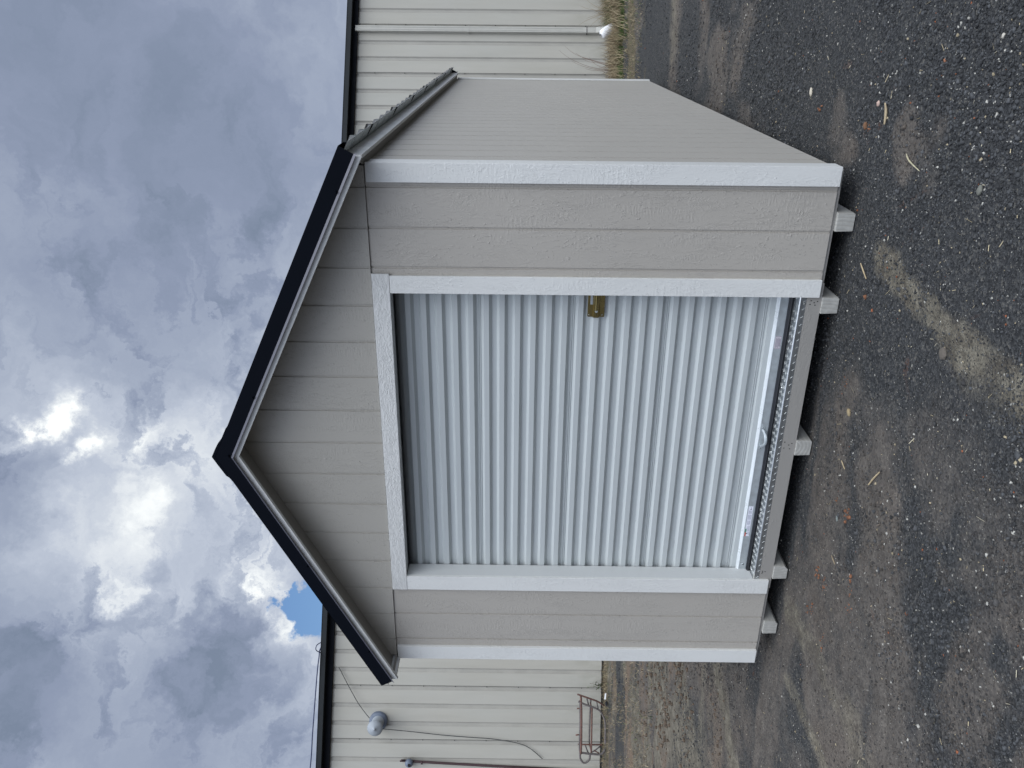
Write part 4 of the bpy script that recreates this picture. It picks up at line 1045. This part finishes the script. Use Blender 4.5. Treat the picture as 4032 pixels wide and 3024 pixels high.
# wander the directions a little so that the cloud shapes have ragged borders
def vm(op, a, b=None, scale=None):
    m = w_.new('ShaderNodeVectorMath', operation=op)
    for i, v in enumerate((a, b)):
        if v is None: continue
        if isinstance(v, tuple): m.inputs[i].default_value = v
        else: w_.l(v, m.inputs[i])
    if scale is not None: m.inputs['Scale'].default_value = scale
    return m
nz = w_.new('ShaderNodeTexNoise'); nz.inputs['Scale'].default_value = 9; nz.inputs['Detail'].default_value = 9; nz.inputs['Roughness'].default_value = .66; w_.l(dirn, nz.inputs['Vector'])
ofs = vm('SCALE', vm('SUBTRACT', nz.outputs['Color'], (.5, .5, .5)).outputs[0], None, .17)
wd = vm('NORMALIZE', vm('ADD', dirn, ofs.outputs[0]).outputs[0]).outputs[0]
def blob(c, rad, wgt, vec=wd, pw=None):
    c = Vector(c).normalized()
    d = vm('DOT_PRODUCT', vec, tuple(c)).outputs['Value']
    e = w_.math('EXPONENT', w_.math('MULTIPLY', w_.math('SUBTRACT', d, 1.0), 2.0 / rad ** 2))
    return w_.math('MULTIPLY', e, wgt)
BL = [((-.02, .92, .38), .30, -.12), ((-.394, .763, .512), .020, .50), ((-.442, .758, .479), .017, .42), ((-.443, .786, .431), .022, .28), ((-.508, .75, .424), .020, .16), ((-.579, .686, .441), .020, .45), ((-.602, .688, .406), .018, .22),
      ((-.60, .755, .292), .030, .26), ((-.650, .725, .265), .022, .34), ((-.672, .70, .205), .05, .10), ((-.40, .80, .38), .13, .10), ((-.50, .77, .37), .14, .06), ((-.36, .78, .50), .06, .08), ((-.53, .70, .47), .06, .13), ((-.61, .70, .38), .10, .05),
      ((-.637, .686, .35), .032, -.18), ((-.674, .655, .343), .05, -.14), ((-.66, .68, .30), .035, -.06), ((-.626, .594, .505), .06, -.18), ((-.559, .712, .425), .022, -.20), ((-.451, .717, .531), .035, -.20), ((-.007, .93, .368), .12, -.07), ((-.169, .94, .295), .09, -.04), ((-.346, .818, .461), .04, -.06),
      ((-.10, .90, .44), .20, -.03), ((-.065, .911, .408), .03, .07), ((-.081, .964, .253), .025, .09), ((-.032, .942, .334), .025, .05), ((-.03, .97, .24), .05, .08), ((-.15, .86, .50), .09, .04)]
n1 = w_.new('ShaderNodeTexNoise'); n1.inputs['Scale'].default_value = 3.4; n1.inputs['Detail'].default_value = 10; n1.inputs['Roughness'].default_value = .60; n1.inputs['Distortion'].default_value = .35
mp = w_.new('ShaderNodeMapping'); mp.inputs['Scale'].default_value = (1.15, 1.15, 1.7); mp.inputs['Rotation'].default_value = (.3, .2, .4); w_.l(wd, mp.inputs[0]); w_.l(mp.outputs[0], n1.inputs['Vector'])
n2 = w_.new('ShaderNodeTexNoise'); n2.inputs['Scale'].default_value = 8.5; n2.inputs['Detail'].default_value = 12; n2.inputs['Roughness'].default_value = .55; n2.inputs['Distortion'].default_value = .9; w_.l(mp.outputs[0], n2.inputs['Vector'])
west = w_.math('MAXIMUM', w_.math('MULTIPLY', w_.math('SUBTRACT', vm('DOT_PRODUCT', dirn, tuple(Vector((-.54, .76, .36)).normalized())).outputs['Value'], .86), 5.5), 0.0, False)
puff = w_.math('ABSOLUTE', w_.math('SUBTRACT', n2.outputs['Fac'], .5))
v = w_.math('ADD', w_.math('MULTIPLY', w_.math('SUBTRACT', n1.outputs['Fac'], .5), .72), .475)
v = w_.math('ADD', v, w_.math('MULTIPLY', w_.math('SUBTRACT', n2.outputs['Fac'], .5), w_.math('ADD', .22, w_.math('MULTIPLY', west, .65))))
v = w_.math('ADD', v, w_.math('MULTIPLY', w_.math('SUBTRACT', .09, puff), w_.math('MULTIPLY', west, 1.3)))
for c, r_, a_ in BL: v = w_.math('ADD', v, blob(c, r_, a_))
# the whole sky away from the frame: added glow, out of view, that brightens the shed's front and right side
cl = w_.ramp(v, [(.10, (.200, .250, .345)), (.34, (.275, .325, .445)), (.50, (.37, .425, .54)), (.66, (.52, .575, .68)), (.86, (.86, .90, .93)), (1.0, (1.1, 1.13, 1.12))])
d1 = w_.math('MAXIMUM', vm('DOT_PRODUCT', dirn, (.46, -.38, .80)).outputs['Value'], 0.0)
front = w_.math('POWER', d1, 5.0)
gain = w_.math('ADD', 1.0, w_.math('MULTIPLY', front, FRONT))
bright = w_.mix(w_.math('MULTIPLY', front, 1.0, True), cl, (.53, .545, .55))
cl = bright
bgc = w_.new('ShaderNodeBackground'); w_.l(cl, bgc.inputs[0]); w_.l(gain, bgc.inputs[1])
sky = w_.new('ShaderNodeTexSky', sky_type='NISHITA'); sky.sun_disc = False; sky.sun_elevation = SUN_EL; sky.sun_rotation = SUN_AZ; sky.air_density = 1.0; sky.dust_density = 0; sky.ozone_density = 6
bgs = w_.new('ShaderNodeBackground'); w_.l(sky.outputs[0], bgs.inputs[0]); bgs.inputs[1].default_value = .075
hole = w_.math('ADD', blob((-.628, .737, .250), .026, 1.0), w_.math('ADD', blob((-.651, .72, .236), .020, .9), w_.math('ADD', blob((-.612, .748, .262), .015, .75), blob((-.545, .715, .452), .004, .55))))
hm = w_.ramp(w_.math('SUBTRACT', hole, w_.math('MULTIPLY', w_.math('SUBTRACT', nz.outputs['Fac'], .5), 1.2)), [(.38, 0.0), (.72, 1.0)])
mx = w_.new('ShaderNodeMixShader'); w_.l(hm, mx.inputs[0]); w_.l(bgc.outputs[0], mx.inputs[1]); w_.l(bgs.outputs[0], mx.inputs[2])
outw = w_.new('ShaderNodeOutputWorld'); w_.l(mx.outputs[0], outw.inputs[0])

sc.view_settings.view_transform = 'Standard'; sc.view_settings.look = 'None'; sc.view_settings.exposure = 0; sc.view_settings.gamma = 1
sc.render.resolution_x = 1024; sc.render.resolution_y = 768
